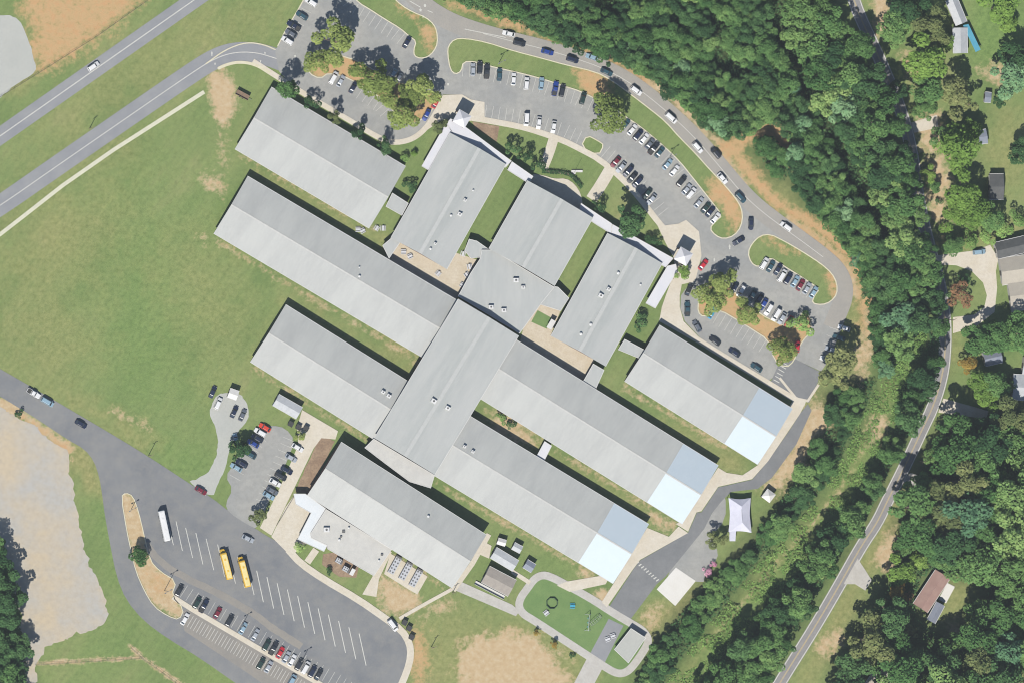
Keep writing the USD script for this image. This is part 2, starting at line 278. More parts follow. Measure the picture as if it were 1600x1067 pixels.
# bus lot islands, driveway verge
pl('soil', [(-20, 622), (10, 634), (40, 650), (70, 676), (104, 702)], 10, .95, 1.5, 2); pl('clay', [(36, 652), (70, 680), (104, 704)], 5, .8, 1.5, 2)
pp('dry', [(104, 690), (135, 702), (150, 730), (158, 770), (140, 760), (118, 730)], .8, 2, 3)
pp('soil', [(186, 772), (196, 768), (220, 800), (235, 880), (275, 908), (268, 930), (288, 952), (282, 968), (240, 945), (212, 895), (196, 820)], .95, 1.5, 1.5); pp('dry', [(190, 790), (214, 800), (226, 850), (212, 870)], .7, 2, 3)
pp('clay', [(228, 885), (262, 896), (266, 930), (250, 940), (222, 910)], .5, 2, 3)
# fields
pp('soil', [(330, 116), (350, 112), (362, 130), (362, 165), (352, 190), (340, 190), (334, 150)], 1., 2, 2); pl('soil', [(345, 185), (346, 225), (350, 260)], 4, .5, 2, 2)
pp('soil', [(324, 284), (338, 276), (352, 280), (348, 296), (330, 298)], .8, 2, 3); pp('soil', [(312, 372), (322, 370), (320, 384)], .5, 2, 2)
pp('clay', [(30, 6), (60, -20), (240, -20), (190, 26), (150, 56), (100, 92), (62, 116), (56, 82), (44, 44)], .72, 3, 4); pp('dry', [(40, 10), (220, -10), (150, 54), (66, 110), (50, 60)], .9, 3, 4); pp('dry', [(10, 130), (60, 108), (56, 120), (14, 148)], .8, 2, 3)
pl('dry', [(-20, 360), (80, 285), (180, 215)], 26, .55, 6, 8); pp('dry', [(20, 330), (140, 300), (190, 360), (120, 440), (20, 470)], .5, 10, 16)
pp('dry', [(0, 480), (60, 460), (130, 520), (90, 600), (20, 570)], .45, 8, 14); pp('dry', [(250, 380), (330, 400), (380, 520), (330, 580), (290, 470)], .4, 8, 14)
pp('dry', [(150, 90), (330, 20), (420, 10), (400, 50), (200, 160), (80, 230)], .4, 6, 12); pl('dry', [(110, 620), (170, 655), (230, 690)], 12, .7, 3, 5); pl('soil', [(175, 640), (205, 655), (232, 670)], 3, .6, 1.5, 2)
pp('lush', [(120, 340), (260, 300), (330, 380), (340, 520), (250, 640), (150, 560)], .5, 12, 18); pp('lush', [(180, 660), (300, 690), (330, 740), (290, 750)], .55, 4, 6)
pl('lush', [(170, 790), (190, 880), (240, 960), (330, 1030), (420, 1080)], 30, .5, 3, 5); pp('lush', [(60, 1030), (170, 980), (220, 1030), (60, 1060)], .4, 5, 6)
pl('soil', [(54, 1036), (140, 1031), (222, 1026)], 3, .9, .8, .8); pl('soil', [(205, 1010), (224, 1028), (250, 1045), (300, 1080)], 3, .9, .8, .8)
pp('dry', [(715, 1000), (775, 975), (840, 985), (890, 1015), (910, 1060), (900, 1120), (715, 1120)], .9, 4, 6); pp('soil', [(736, 1006), (775, 996), (830, 1004), (868, 1020), (880, 1050), (870, 1100), (740, 1100), (730, 1050)], 1., 3, 5); pp('soil', [(590, 905), (650, 925), (660, 945), (620, 960), (600, 940)], .8, 2, 3); pp('soil', [(660, 950), (700, 935), (705, 950), (670, 965)], .6, 2, 3)
pp('clay', [(645, 985), (662, 990), (664, 1067), (648, 1067)], .7, 2, 2); pp('dry', [(640, 960), (740, 940), (900, 1010), (900, 1100), (640, 1100)], .5, 5, 8)
pl('dry', [(700, 930), (690, 1000), (680, 1100)], 4, .8, 1.5, 1.5)
pp('soil', [(1260, 640), (1272, 625), (1285, 640), (1294, 662), (1262, 705), (1225, 760), (1204, 775), (1200, 750), (1238, 700)], .7, 2, 3); pp('dry', [(1240, 640), (1296, 620), (1294, 670), (1210, 790), (1196, 760)], .9, 2, 3)
pp('dry', [(1000, 950), (1054, 946), (1086, 912), (1100, 915), (1060, 960), (1010, 1010)], .95, 2, 3); pp('soil', [(1000, 955), (1040, 950), (1020, 990)], .6, 2, 3); pp('soil', [(925, 925), (952, 918), (948, 945)], .9, 1, 1)
pp('soil', [(900, 880), (925, 895), (935, 912), (912, 905)], .7, 1.5, 2)
pp('soil', [(1010, 795), (1050, 815), (1055, 830), (1020, 815)], .6, 1.5, 2); pp('dry', [(1120, 700), (1165, 720), (1155, 742), (1120, 728)], .7, 2, 2)
for a, b in (((380, 240), (585, 352)), ((340, 372), (655, 560)), ((396, 572), (578, 684)), ((760, 634), (1018, 788)), ((684, 750), (905, 880)), ((980, 602), (1135, 695)), ((620, 866), (704, 918))):
    pl('soil', [(a[0] - 2, a[1] + 4), (b[0] - 2, b[1] + 4)], 5, .5, 1.0, 1.5)
pp('dry', [(640, 470), (690, 500), (640, 560), (590, 545)], .6, 3, 4); pl('dry', [(400, 270), (500, 330), (590, 375)], 10, .5, 2, 4); pl('dry', [(450, 470), (550, 530), (640, 580)], 8, .5, 2, 4)
for a in ([(880, 592), (980, 650), (1120, 715)], [(760, 650), (900, 740), (1000, 800)]): pl('dry', a, 10, .55, 2, 4)
pp('soil', [(775, 640), (800, 650), (835, 690), (800, 690), (770, 660)], .7, 2, 4)
# gardens beyond the country road
pp('soil', [(1430, 186), (1464, 190), (1466, 260), (1480, 300), (1478, 340), (1462, 352), (1452, 330), (1446, 280), (1436, 230)], .75, 2.5, 5)
pp('soil', [(1365, 0), (1390, 0), (1385, 36), (1372, 60), (1366, 30)], .9, 2, 3); pp('soil', [(1408, 78), (1424, 78), (1430, 120), (1412, 110)], .6, 2, 3); pp('soil', [(1530, 108), (1570, 104), (1572, 125), (1545, 130)], .7, 2, 3)
pl('dry', [(1455, 385), (1500, 385), (1560, 362), (1620, 345)], 12, .8, 2, 2); pl('dry', [(1492, 520), (1490, 560)], 14, .5, 2, 3)
pp('soil', [(1384, 846), (1400, 836), (1402, 870), (1378, 890)], .8, 2, 3); pp('dry', [(1385, 780), (1430, 735), (1440, 760), (1400, 840), (1330, 950), (1280, 1030), (1240, 1100), (1235, 1080), (1320, 930)], .7, 3, 3)
pp('soil', [(1284, 1000), (1314, 990), (1310, 1010), (1280, 1020)], .7, 2, 3); pp('soil', [(1486, 965), (1506, 970), (1498, 1000), (1486, 990)], .6, 2, 3); pp('dry', [(1470, 905), (1530, 912), (1480, 980)], .6, 2, 3)
pp('lush', [(1495, 0), (1600, 0), (1600, 60), (1550, 100), (1520, 90)], .8, 4, 5); pp('dry', [(1550, 180), (1600, 170), (1600, 260), (1560, 300)], .5, 3, 5)
pp('lush', [(1480, 385), (1540, 365), (1610, 320), (1610, 340), (1550, 370), (1490, 400)], .8, 2, 3); pp('lush', [(790, 880), (900, 860), (905, 900), (830, 890)], .3, 2, 3)
pp('dry', [(1215, 598), (1235, 560), (1245, 575), (1225, 600)], .6, 1.5, 2)

nX, nY = len(nx), len(ny); ii = (np.arange(nX - 1)[:, None] * nY + np.arange(nY - 1)[None]).ravel()
faces = np.stack([ii, ii + nY, ii + nY + 1, ii + 1], 1)
usdkit_m = UsdGeom.Mesh.Define(stage, '/World/ground')
usdkit_m.CreatePointsAttr(Vt.Vec3fArray.FromNumpy(np.c_[pts, np.zeros(len(pts))].astype(np.float32)))
usdkit_m.CreateFaceVertexCountsAttr(Vt.IntArray.FromNumpy(np.full(len(faces), 4, np.int32))); usdkit_m.CreateFaceVertexIndicesAttr(Vt.IntArray.FromNumpy(faces.astype(np.int32).ravel()))
usdkit_m.CreateSubdivisionSchemeAttr('none')
pv = UsdGeom.PrimvarsAPI(usdkit_m)
pv.CreatePrimvar('bare', Sdf.ValueTypeNames.Color3fArray, 'vertex').Set(Vt.Vec3fArray.FromNumpy(np.stack([chan['soil'], chan['clay'], chan['dry']], 1).astype(np.float32)))
pv.CreatePrimvar('cover', Sdf.ValueTypeNames.Color3fArray, 'vertex').Set(Vt.Vec3fArray.FromNumpy(np.stack([chan['lush'], chan['floor'], chan['soil'] * 0], 1).astype(np.float32)))
n = {'g': ('geometry', {}), 'a': ('attribute', {'attribute': 'bare'}), 'b': ('attribute', {'attribute': 'cover'}),
     'sa': ('separate_color', {}), 'sb': ('separate_color', {}),
     'm1': ('mapping', {'mapping_type': 'texture', 'rotation': (0, 0, .95), 'scale': (1.6, .7, 1)}),
     't1': ('noise_texture', {'scale': .035, 'detail': 9, 'roughness': .6}), 'r1': ('rgb_ramp', {'ramp': [(.3, C(116, 140, 82)), (.48, C(131, 150, 92)), (.6, C(141, 155, 98)), (.74, C(158, 158, 110))]}),
     't2': ('noise_texture', {'scale': .55, 'detail': 7, 'roughness': .72}), 'r2': ('rgb_ramp', {'ramp': [(.28, (.72, .74, .7)), (.5, (1, 1, 1)), (.75, (1.18, 1.16, 1.15))]}), 'mu': ('mix', {'mix_type': 'multiply', 'fac': .7}),
     'ts': ('noise_texture', {'scale': .5, 'detail': 8, 'roughness': .7}), 'rs': ('rgb_ramp', {'ramp': [(.3, C(196, 168, 128)), (.5, C(208, 184, 146)), (.7, C(218, 200, 168))]}),
     'tc': ('noise_texture', {'scale': .35, 'detail': 8, 'roughness': .72}), 'rc': ('rgb_ramp', {'ramp': [(.3, C(182, 158, 110)), (.48, C(206, 174, 128)), (.62, C(210, 166, 120)), (.75, C(220, 192, 150))]}),
     'rd': ('rgb_ramp', {'ramp': [(.3, C(148, 148, 92)), (.5, C(164, 160, 106)), (.72, C(184, 172, 122))]}),
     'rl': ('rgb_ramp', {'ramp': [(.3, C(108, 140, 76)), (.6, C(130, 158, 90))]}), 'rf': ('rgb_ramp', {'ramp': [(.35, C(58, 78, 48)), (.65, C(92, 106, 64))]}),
     'm5': ('mapping', {'mapping_type': 'texture', 'rotation': (0, 0, .95), 'scale': (9, .8, 1)}), 't5': ('noise_texture', {'scale': .55, 'detail': 4, 'roughness': .6}), 'r5': ('rgb_ramp', {'ramp': [(.32, (.9, .92, .9)), (.5, (1, 1, 1)), (.68, (1.08, 1.07, 1.05))]}), 'm5x': ('mix', {'mix_type': 'multiply', 'fac': .75}),
     'as': ('math', {'math_type': 'multiply_add', 'value2': 1.5, 'value3': -.75}), 'as2': ('math', {'math_type': 'add'}), 'as3': ('map_range', {'from_min': .22, 'from_max': .62, 'to_min': 0., 'to_max': 1., 'clamp': True}), 'ac2': ('math', {'math_type': 'add'}), 'ac3': ('map_range', {'from_min': .22, 'from_max': .66, 'to_min': 0., 'to_max': 1., 'clamp': True}), 'az': ('math', {'math_type': 'greater_than', 'value2': .02}), 'am': ('math', {'math_type': 'multiply'}), 'cz': ('math', {'math_type': 'greater_than', 'value2': .02}), 'cm': ('math', {'math_type': 'multiply'}),
     'xd': ('mix', {}), 'xl': ('mix', {}), 'xf': ('mix', {}), 'xs': ('mix', {}), 'xc': ('mix', {}),
     'bm': ('bump', {'strength': .45, 'distance': .15}), 't4': ('noise_texture', {'scale': 2.2, 'detail': 5, 'roughness': .7}), 'p': ('principled_bsdf', {'roughness': .95, 'specular_ior_level': .1})}
L = [('a.color', 'sa.color'), ('b.color', 'sb.color'), ('g.position', 'm1.vector'), ('m1.vector', 't1.vector'), ('t1.fac', 'r1.fac')] + [('g.position', t + '.vector') for t in ('t2', 'ts', 'tc', 't4')] + [
     ('t2.fac', 'r2.fac'), ('ts.fac', 'rs.fac'), ('tc.fac', 'rc.fac'), ('t2.fac', 'rd.fac'), ('t2.fac', 'rl.fac'), ('t2.fac', 'rf.fac'),
     ('r1.color', 'xl.color1'), ('rl.color', 'xl.color2'), ('sb.r', 'xl.fac'), ('xl.color', 'xd.color1'), ('rd.color', 'xd.color2'), ('sa.b', 'xd.fac'),
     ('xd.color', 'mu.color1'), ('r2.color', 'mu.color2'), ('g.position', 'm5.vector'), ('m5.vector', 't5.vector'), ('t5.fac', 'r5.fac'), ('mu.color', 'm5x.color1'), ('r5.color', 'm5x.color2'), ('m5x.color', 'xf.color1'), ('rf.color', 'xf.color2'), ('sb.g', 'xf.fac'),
     ('xf.color', 'xs.color1'), ('rs.color', 'xs.color2'), ('t2.fac', 'as.value1'), ('as.value', 'as2.value1'), ('sa.r', 'as2.value2'), ('as2.value', 'as3.value'), ('sa.r', 'az.value1'), ('az.value', 'am.value1'), ('as3.result', 'am.value2'), ('am.value', 'xs.fac'), ('xs.color', 'xc.color1'), ('rc.color', 'xc.color2'), ('as.value', 'ac2.value1'), ('sa.g', 'ac2.value2'), ('ac2.value', 'ac3.value'), ('sa.g', 'cz.value1'), ('cz.value', 'cm.value1'), ('ac3.result', 'cm.value2'), ('cm.value', 'xc.fac'),
     ('xc.color', 'p.base_color'), ('t4.fac', 'bm.height'), ('bm.normal', 'p.normal')]
usdkit.material(stage, '/World/Looks/ground', n, L, surface='p.BSDF')
UsdShade.MaterialBindingAPI.Apply(usdkit_m.GetPrim()).Bind(UsdShade.Material.Get(stage, '/World/Looks/ground'))
tag(usdkit_m.GetPrim(), kind='structure')
used['/World/ground'] = used['/World/sky'] = used['/World/camera'] = used['/World/sun'] = 1

# ------------------------------------------------------------------ roads, car parks, pavements, kerbs, markings
def grass_holes(*h): return unary_union([spoly(x, 1) for x in h])
ISL_1 = [(548, -40), (548, -10), (560, 5), (577, 15), (600, 30), (625, 45), (640, 58), (650, 65), (646, 78), (647, 88), (656, 92), (668, 90), (678, 81), (684, 68), (683, 50), (678, 38), (665, 27), (645, 19), (628, 9), (612, -6), (604, -40)]
ISL_2 = [(699, 85), (700, 72), (710, 61), (727, 60), (760, 66), (800, 79), (850, 92), (882, 101), (930, 112), (955, 125), (985, 147), (1015, 170), (1040, 190), (1062, 215), (1087, 240), (1110, 266), (1135, 292), (1155, 317), (1161, 335), (1158, 355), (1147, 369), (1131, 374), (1118, 369), (1108, 357), (1119, 345), (1128, 337), (1108, 311), (1085, 282), (1062, 253), (1037, 229), (1000, 198), (974, 181), (950, 163), (930, 155), (906, 143), (880, 135), (854, 126), (825, 118), (800, 112), (760, 103), (742, 97), (724, 97), (721, 112), (711, 117), (703, 109)]
ISL_4 = [(1168, 395), (1175, 380), (1188, 368), (1204, 366), (1226, 377), (1252, 392), (1283, 412), (1300, 427), (1308, 443), (1308, 460), (1298, 472), (1284, 477), (1268, 474), (1272, 462), (1280, 452), (1250, 432), (1224, 416), (1202, 402), (1194, 412), (1184, 418), (1173, 411)]
ISL_5 = [(917, 211), (936, 221), (944, 227), (935, 244), (907, 230)]
ISL_6 = [(478, 100), (482, 115), (500, 124), (514, 114), (545, 122), (602, 158), (614, 172), (618, 190), (640, 196), (662, 186), (678, 170), (684, 152), (668, 142), (640, 131), (610, 128), (594, 116), (562, 96), (522, 84), (490, 84)]
ISL_7 = [(1091, 470), (1090, 488), (1099, 496), (1114, 488), (1124, 484), (1158, 504), (1205, 534), (1208, 562), (1228, 575), (1241, 564), (1247, 545), (1256, 530), (1267, 520), (1268, 492), (1247, 490), (1240, 512), (1222, 508), (1188, 491), (1146, 457), (1138, 438), (1118, 438), (1104, 448)]
holes = grass_holes(ISL_1, ISL_2, ISL_4, ISL_5, ISL_6, ISL_7)
struct('highway', ribbon([(-80, 269), (0, 213), (304, 0), (390, -60)], 6.3, 0), -.3, .05, 'asphalt_highway')
drive_pts = [(-80, 372), (0, 322), (80, 266), (200, 183), (300, 114), (335, 92), (365, 82), (400, 82), (432, 92), (470, 108)]
nw_drive = ribbon(drive_pts, 7.6, 2)
NW_LOT = [(482, -40), (478, -8), (466, 15), (457, 30), (444, 52), (434, 72), (430, 82), (436, 112), (462, 141), (500, 163), (540, 187), (590, 215), (612, 223), (635, 220), (655, 210), (672, 186), (686, 156), (692, 148), (722, 148), (740, 160), (757, 162), (757, 187), (812, 196), (840, 204), (880, 217), (908, 231), (936, 246), (972, 276), (1001, 309), (1036, 354), (1060, 356), (1078, 352), (1092, 372), (1092, 398), (1096, 412), (1080, 440), (1064, 462), (1063, 482), (1070, 502), (1100, 534), (1150, 565), (1200, 596), (1240, 560), (1283, 580), (1297, 560), (1312, 520), (1316, 492), (1330, 470), (1300, 430), (1250, 395), (1190, 345), (1140, 280), (1080, 212), (1000, 142), (900, 95), (800, 68), (700, 40), (640, 0), (600, -40)]
lot = poly(NW_LOT)
struct('school_drive', nw_drive.difference(lot), -.3, .05, 'asphalt_highway')
ring_pts = [(596, -60), (640, -12), (668, 14), (705, 36), (755, 53), (800, 65), (850, 77), (900, 92), (945, 108), (985, 130), (1018, 155), (1050, 182), (1080, 210), (1107, 240), (1132, 270), (1157, 300), (1184, 326), (1218, 352), (1254, 378), (1286, 402), (1308, 422), (1319, 445), (1318, 468), (1308, 492), (1300, 512)]
ring = ribbon(ring_pts, 6.9, 2)
ring_full = ring.difference(holes)
ring_o = struct('ring_road', ring_full, -.3, .075, 'asphalt_road')
front = struct('car_park', lot.difference(holes), -.3, .05, 'asphalt_lot')
dark_pad = struct('asphalt_apron', poly([(1203, 599), (1216, 570), (1243, 561), (1284, 582), (1264, 629), (1246, 620)]), -.3, .09, 'asphalt_dark')
for h in (ISL_1, ISL_2, ISL_4, ISL_5, ISL_6, ISL_7):
    struct('kerb', spoly(h, 1).buffer(.12).difference(spoly(h, 1).buffer(-.28)), -.2, .16, 'kerb_stone')
struct('kerb', LineString([G(*p) for p in sm([(322, 100), (352, 78), (385, 66), (412, 70), (430, 78)], 2)]).buffer(.22), -.2, .15, 'kerb_stone')
struct('kerb', LineString([G(*p) for p in sm([(342, 107), (352, 102), (372, 97), (396, 100), (420, 113)], 2)]).buffer(.55), -.2, .15, 'kerb_stone')
struct('kerb', LineString([G(*p) for p in ((480, -10), (466, 15), (457, 30), (444, 52), (434, 72))]).buffer(.2), -.2, .15, 'kerb_stone')
# the bus park, its drive and the staff car park
BUS_UP = [(-70, 535), (0, 576), (42, 600), (100, 634), (185, 684), (240, 718), (290, 751), (332, 778), (357, 798), (400, 826), (422, 840), (450, 853), (470, 876), (505, 900), (560, 932), (600, 960), (625, 980), (636, 1000), (638, 1020), (632, 1045), (620, 1075), (600, 1130)]
BUS_LOW = [(480, 1130), (380, 1075), (312, 1027), (262, 997), (225, 970), (197, 937), (182, 900), (172, 850), (163, 800), (160, 774), (155, 744), (147, 720), (132, 701), (105, 686), (65, 659), (25, 634), (0, 619), (-70, 578)]
ISL_8 = [(189, 775), (196, 769), (208, 774), (217, 800), (224, 830), (234, 874), (250, 892), (276, 907), (268, 930), (288, 951), (280, 968), (262, 962), (240, 947), (225, 922), (212, 892), (205, 862), (198, 830)]
bus_all = poly([tuple(p) for p in sm(BUS_UP, 1)] + [tuple(p) for p in sm(BUS_LOW, 1)]).difference(spoly(ISL_8, 1))
bus_park = struct('bus_park', bus_all, -.3, .05, 'asphalt_bus')
struct('kerb', spoly(ISL_8, 1).buffer(.1).difference(spoly(ISL_8, 1).buffer(-.22)), -.2, .15, 'kerb_stone')
stall_zone = struct('staff_bays', poly([(286, 954), (296, 950), (520, 1085), (560, 1130), (500, 1130), (380, 1046), (288, 985)]), 0, .07, 'asphalt_tan')
struct('bus_park_drain_band', rough(ribbon([(228, 848), (252, 880), (300, 908), (360, 935), (420, 975), (470, 1010)], 2.6, 2), .5, 5), 0, .066, 'asphalt_tan')
STAFF = [(404, 668), (424, 664), (446, 668), (461, 688), (446, 726), (428, 766), (414, 796), (402, 826), (388, 820), (357, 800), (352, 786), (364, 764), (352, 744), (366, 724), (388, 692)]
staff = struct('staff_car_park', spoly(STAFF, 1), -.3, .065, 'asphalt_lot')
grav = spoly([(290, 752), (316, 744), (336, 722), (342, 690), (334, 664), (326, 646), (334, 624), (348, 612), (374, 614), (388, 632), (388, 656), (372, 676), (360, 700), (352, 730), (340, 756), (332, 778)], 1)
struct('gravel_turnaround', rough(grav, .7, 7), -.3, .04, 'gravel_pad')
struct('gravel_lot', rough(spoly([(-70, 600), (0, 638), (30, 652), (62, 672), (106, 706), (112, 740), (118, 790), (130, 850), (146, 890), (162, 934), (172, 968), (140, 986), (100, 1000), (62, 1016), (56, 1060), (50, 1130), (38, 1130), (40, 1040), (32, 985), (24, 940), (12, 880), (3, 830), (-70, 810)], 1), 2.4, 4), -.3, .03, 'gravel')
struct('gravel_pad', rough(spoly([(-60, 30), (0, 25), (20, 22), (36, 40), (46, 66), (55, 98), (56, 112), (30, 128), (6, 148), (-60, 190)], 1), .8, 6), -.3, .03, 'gravel_pad')
# the country road
road_pts = [(1318, -60), (1336, 10), (1365, 72), (1385, 117), (1408, 172), (1425, 236), (1433, 300), (1443, 350), (1456, 400), (1470, 450), (1477, 500), (1477, 545), (1473, 585), (1459, 633), (1442, 668), (1417, 722), (1387, 781), (1370, 817), (1347, 850), (1310, 916), (1272, 981), (1227, 1052), (1180, 1130)]
country = struct('country_road', ribbon(road_pts, 4.8, 2), -.3, .06, 'asphalt_country')
def offset_line(ls, d): return ls.parallel_offset(abs(d), 'left' if d > 0 else 'right') if abs(d) > 1e-6 else ls
rl = line(road_pts, 2)
for d in (-.14, .14): obj('centre_line', ext(offset_line(rl, d).buffer(.1, cap_style='flat'), .06, .078), 'paint_yellow', country)
for d in (-2.08, 2.08): obj('edge_line', ext(offset_line(rl, d).buffer(.17, cap_style='flat'), .06, .078), 'paint', country)
hw = stage.GetPrimAtPath('/World/highway'); dr = stage.GetPrimAtPath('/World/school_drive')
obj('centre_line', ext(ribbon([(-80, 269), (0, 213), (304, 0), (390, -60)], .34, 0), .05, .068), 'paint', hw)
obj('centre_line', ext(ribbon(drive_pts[:-1], .3, 2), .05, .068), 'paint', dr)
rr = ribbon(ring_pts[4:-5], .22, 2); obj('centre_line', ext(rr, .075, .093), 'paint', ring_o)

def along(p, d):
    p = np.array(p, float); s = np.r_[0, np.cumsum(np.linalg.norm(np.diff(p, axis=0), axis=1))]
    d = np.clip(d, 0, s[-1]); i = min(np.searchsorted(s, d, 'right') - 1, len(p) - 2); t = (p[i + 1] - p[i]) / (s[i + 1] - s[i])
    return p[i] + t * (d - s[i]), t, s[-1]
def stalls(kerb, side, length, step, parent, top, skip=0, w=.13):
    total = along(kerb, 0)[2]; k = 0
    while k * step <= total + .1:
        q, t, _ = along(kerb, k * step); nrm = np.array([-t[1], t[0]]) * side; e = q + nrm * length
        a, b = G(*(q + nrm * 1.5)), G(*e); d = (b - a) / np.linalg.norm(b - a); m = np.array([-d[1], d[0]]) * w / 2
        z0 = top + .002; z1 = top + .017
        c = [a - m, b - m, b + m, a + m]
        obj('stall_line', hexa([(*x, z0) for x in c], [(*x, z1) for x in c]), 'paint', parent); k += 1
stalls([(724, 97), (742, 98), (760, 103), (800, 112), (825, 118), (854, 126), (880, 135), (906, 143), (930, 154), (948, 163)], 1, 23, 10.6, front, .05)
stalls([(757, 187), (812, 196), (840, 204), (880, 217), (906, 229)], -1, 23, 10.6, front, .05)
stalls([(974, 181), (1000, 198), (1037, 229), (1062, 253), (1085, 282), (1108, 311), (1127, 336)], 1, 24, 10.6, front, .05)
stalls([(938, 248), (972, 276), (1001, 309), (1030, 346)], -1, 24, 10.6, front, .05)
stalls([(548, -12), (560, 5), (577, 15), (600, 30), (625, 45), (648, 63)], 1, 22, 10.8, front, .05)
stalls([(560, 130), (602, 158), (614, 172)], 1, 22, 10.6, front, .05)
stalls([(594, 116), (612, 128), (640, 131)], -1, 22, 11, front, .05)
stalls([(478, -8), (466, 15), (457, 30), (444, 52)], -1, 21, 11, front, .05)
stalls([(1200, 401), (1224, 416), (1250, 432), (1279, 451)], 1, 23, 10.6, front, .05)
stalls([(1144, 457), (1188, 491), (1222, 508), (1240, 513)], -1, 23, 10.6, front, .05)
stalls([(1126, 485), (1158, 504), (1206, 534)], 1, 24, 10.6, front, .05)
stalls([(1320, 506), (1306, 545), (1297, 572)], 1, 21, 13, front, .05)
stalls([(272, 928), (300, 946), (400, 1004), (510, 1068), (560, 1097)], -1, 23, 10.3, bus_park, .05)
stalls([(298, 958), (400, 1018), (500, 1076)], 1, 21, 5.6, stall_zone, .07, w=.16)
stalls([(461, 690), (446, 726), (428, 766), (418, 788)], 1, 20, 10.6, staff, .065)
stalls([(400, 678), (388, 694), (366, 726), (356, 744)], -1, 20, 10.8, staff, .065)
for k in range(11):
    a, b = (401 + 16.0 * k, 891 + 9.8 * k), (411.5 + 16.05 * k, 940 + 9.9 * k)
    obj('bus_bay_line', ext(ribbon([a, b], .3, 0), .05, .069), 'paint', bus_park)
for a, b in (((259, 803), (271, 851)), ((275, 814), (285, 860)), ((290, 824), (301, 871)), ((306, 832), (317, 881)), ((322, 841), (334, 890)), ((340, 850), (351, 900)), ((356, 860), (368, 911)), ((371, 870), (382, 918)), ((386, 881), (397, 929))):
    obj('bus_bay_line', ext(ribbon([a, b], .26, 0), .05, .069), 'paint', bus_park)
for k in range(7):                                        # hatched crossing by the east wing
    q = np.array((1206, 598)) + np.array((2.6, -5.4)) * k
    obj('crossing_stripe', ext(ribbon([q, q + np.array((9, 5))], .3, 0), .05, .11), 'paint', front)
for x, y, w, h in ((700, 132, 5, 2), (664, 9, 6, 2.4), (657, 16, 6, 2.4), (661, 26, 3, 2), (331, 84, 3, 4), (336, 100, 3, 2), (414, 83, 3, 2), (407, 96, 3, 2), (461, 88, 4, 2), (1116, 406, 3, 3), (1140, 386, 4, 4)):
    obj('lane_arrow', ext(poly([(x - w / 2, y), (x, y - h), (x + w / 2, y), (x + w / 4, y), (x + w / 4, y + h), (x - w / 4, y + h), (x - w / 4, y)]), .05, .112), 'paint', front)
for p in (((726, 46), (790, 59)), ((640, 2), (657, 12)), ((668, 17), (676, 20))):
    obj('lane_line', ext(ribbon(p, .28, 0), .075, .097), 'paint', ring_o)

# pavements
walks = []
def walk(pg, mat_='concrete', z=.14, name='pavement'): return struct(name, pg, -.2, z, mat_)
walk(ribbon([(395, 96), (420, 112), (445, 128), (480, 150), (520, 173), (560, 197), (592, 216), (614, 224), (640, 220), (660, 207), (676, 186), (690, 160)], 2.0, 2))
walk(poly([(686, 158), (692, 149), (722, 148), (736, 156), (757, 160), (757, 187), (730, 190), (712, 200), (700, 196), (690, 188), (664, 206), (654, 214), (676, 184)]), z=.145)
walk(ribbon([(738, 185), (757, 188), (812, 198), (840, 206), (880, 220), (908, 234), (936, 249), (972, 279), (1001, 312), (1032, 352), (1046, 366)], 2.2, 1), z=.15)
walk(poly([(1026, 350), (1036, 353), (1060, 350), (1072, 344), (1092, 362), (1096, 400), (1086, 440), (1060, 446), (1048, 430), (1052, 418), (1054, 405), (1046, 392), (1036, 372)]), z=.145)
walk(poly([(1050, 436), (1066, 440), (1062, 462), (1062, 480), (1068, 502), (1098, 533), (1090, 536), (1030, 502), (1034, 480), (1042, 457)]), z=.142)
walk(ribbon([(1086, 528), (1120, 550), (1160, 574), (1200, 598), (1244, 625), (1258, 630)], 2.2, 1), z=.148)
walk(ribbon([(866, 214), (858, 240), (848, 264)], 3.7, 1), z=.146); walk(ribbon([(955, 262), (940, 288), (924, 312)], 4.4, 1), z=.146)
walk(spoly([(828, 272), (848, 274), (866, 280), (884, 279), (898, 288), (908, 304), (912, 330), (926, 347), (904, 336), (828, 290)], 1), z=.143, name='entrance_plaza')
walk(ribbon([(270, 932), (300, 951), (400, 1010), (500, 1068), (590, 1125)], 1.9, 0), z=.15, name='centre_walk')
walk(ribbon([(319, 144), (130, 265), (0, 367), (-70, 420)], 1.45, 1), 'pathline', z=.06, name='field_path')
walk(poly([(472, 640), (528, 673), (524, 686), (502, 684), (490, 700), (468, 745), (446, 790), (424, 836), (406, 824), (420, 796), (436, 764), (452, 728), (466, 694), (464, 668)]), z=.14)
walk(poly([(446, 792), (462, 770), (500, 790), (478, 850), (462, 862), (452, 866), (424, 838)]), z=.145)
walk(ribbon([(450, 858), (470, 880), (505, 904), (560, 936), (600, 964), (628, 984), (640, 1004), (642, 1024), (636, 1048), (622, 1080), (604, 1130)], 2.6, 1), z=.152)
walk(poly([(600, 856), (612, 862), (592, 904), (588, 932), (566, 928), (582, 900)]), z=.148); walk(ribbon([(494, 858), (480, 878)], 2.6, 0), z=.147)
walk(poly([(610, 864), (668, 900), (652, 928), (638, 920), (600, 896)]), 'concrete', z=.149, name='plant_slab')
walk(ribbon([(706, 920), (660, 945), (624, 966)], 1.3, 1), z=.144); walk(ribbon([(764, 834), (738, 880), (708, 922)], 1.9, 0), z=.141)
walk(poly([(720, 908), (800, 944), (812, 954), (806, 962), (712, 922)]), 'concrete_grey', z=.09)
walk(poly([(755, 845), (768, 852), (764, 872), (750, 866)]), z=.143); walk(ribbon([(800, 892), (828, 910)], 1.6, 0), z=.139)
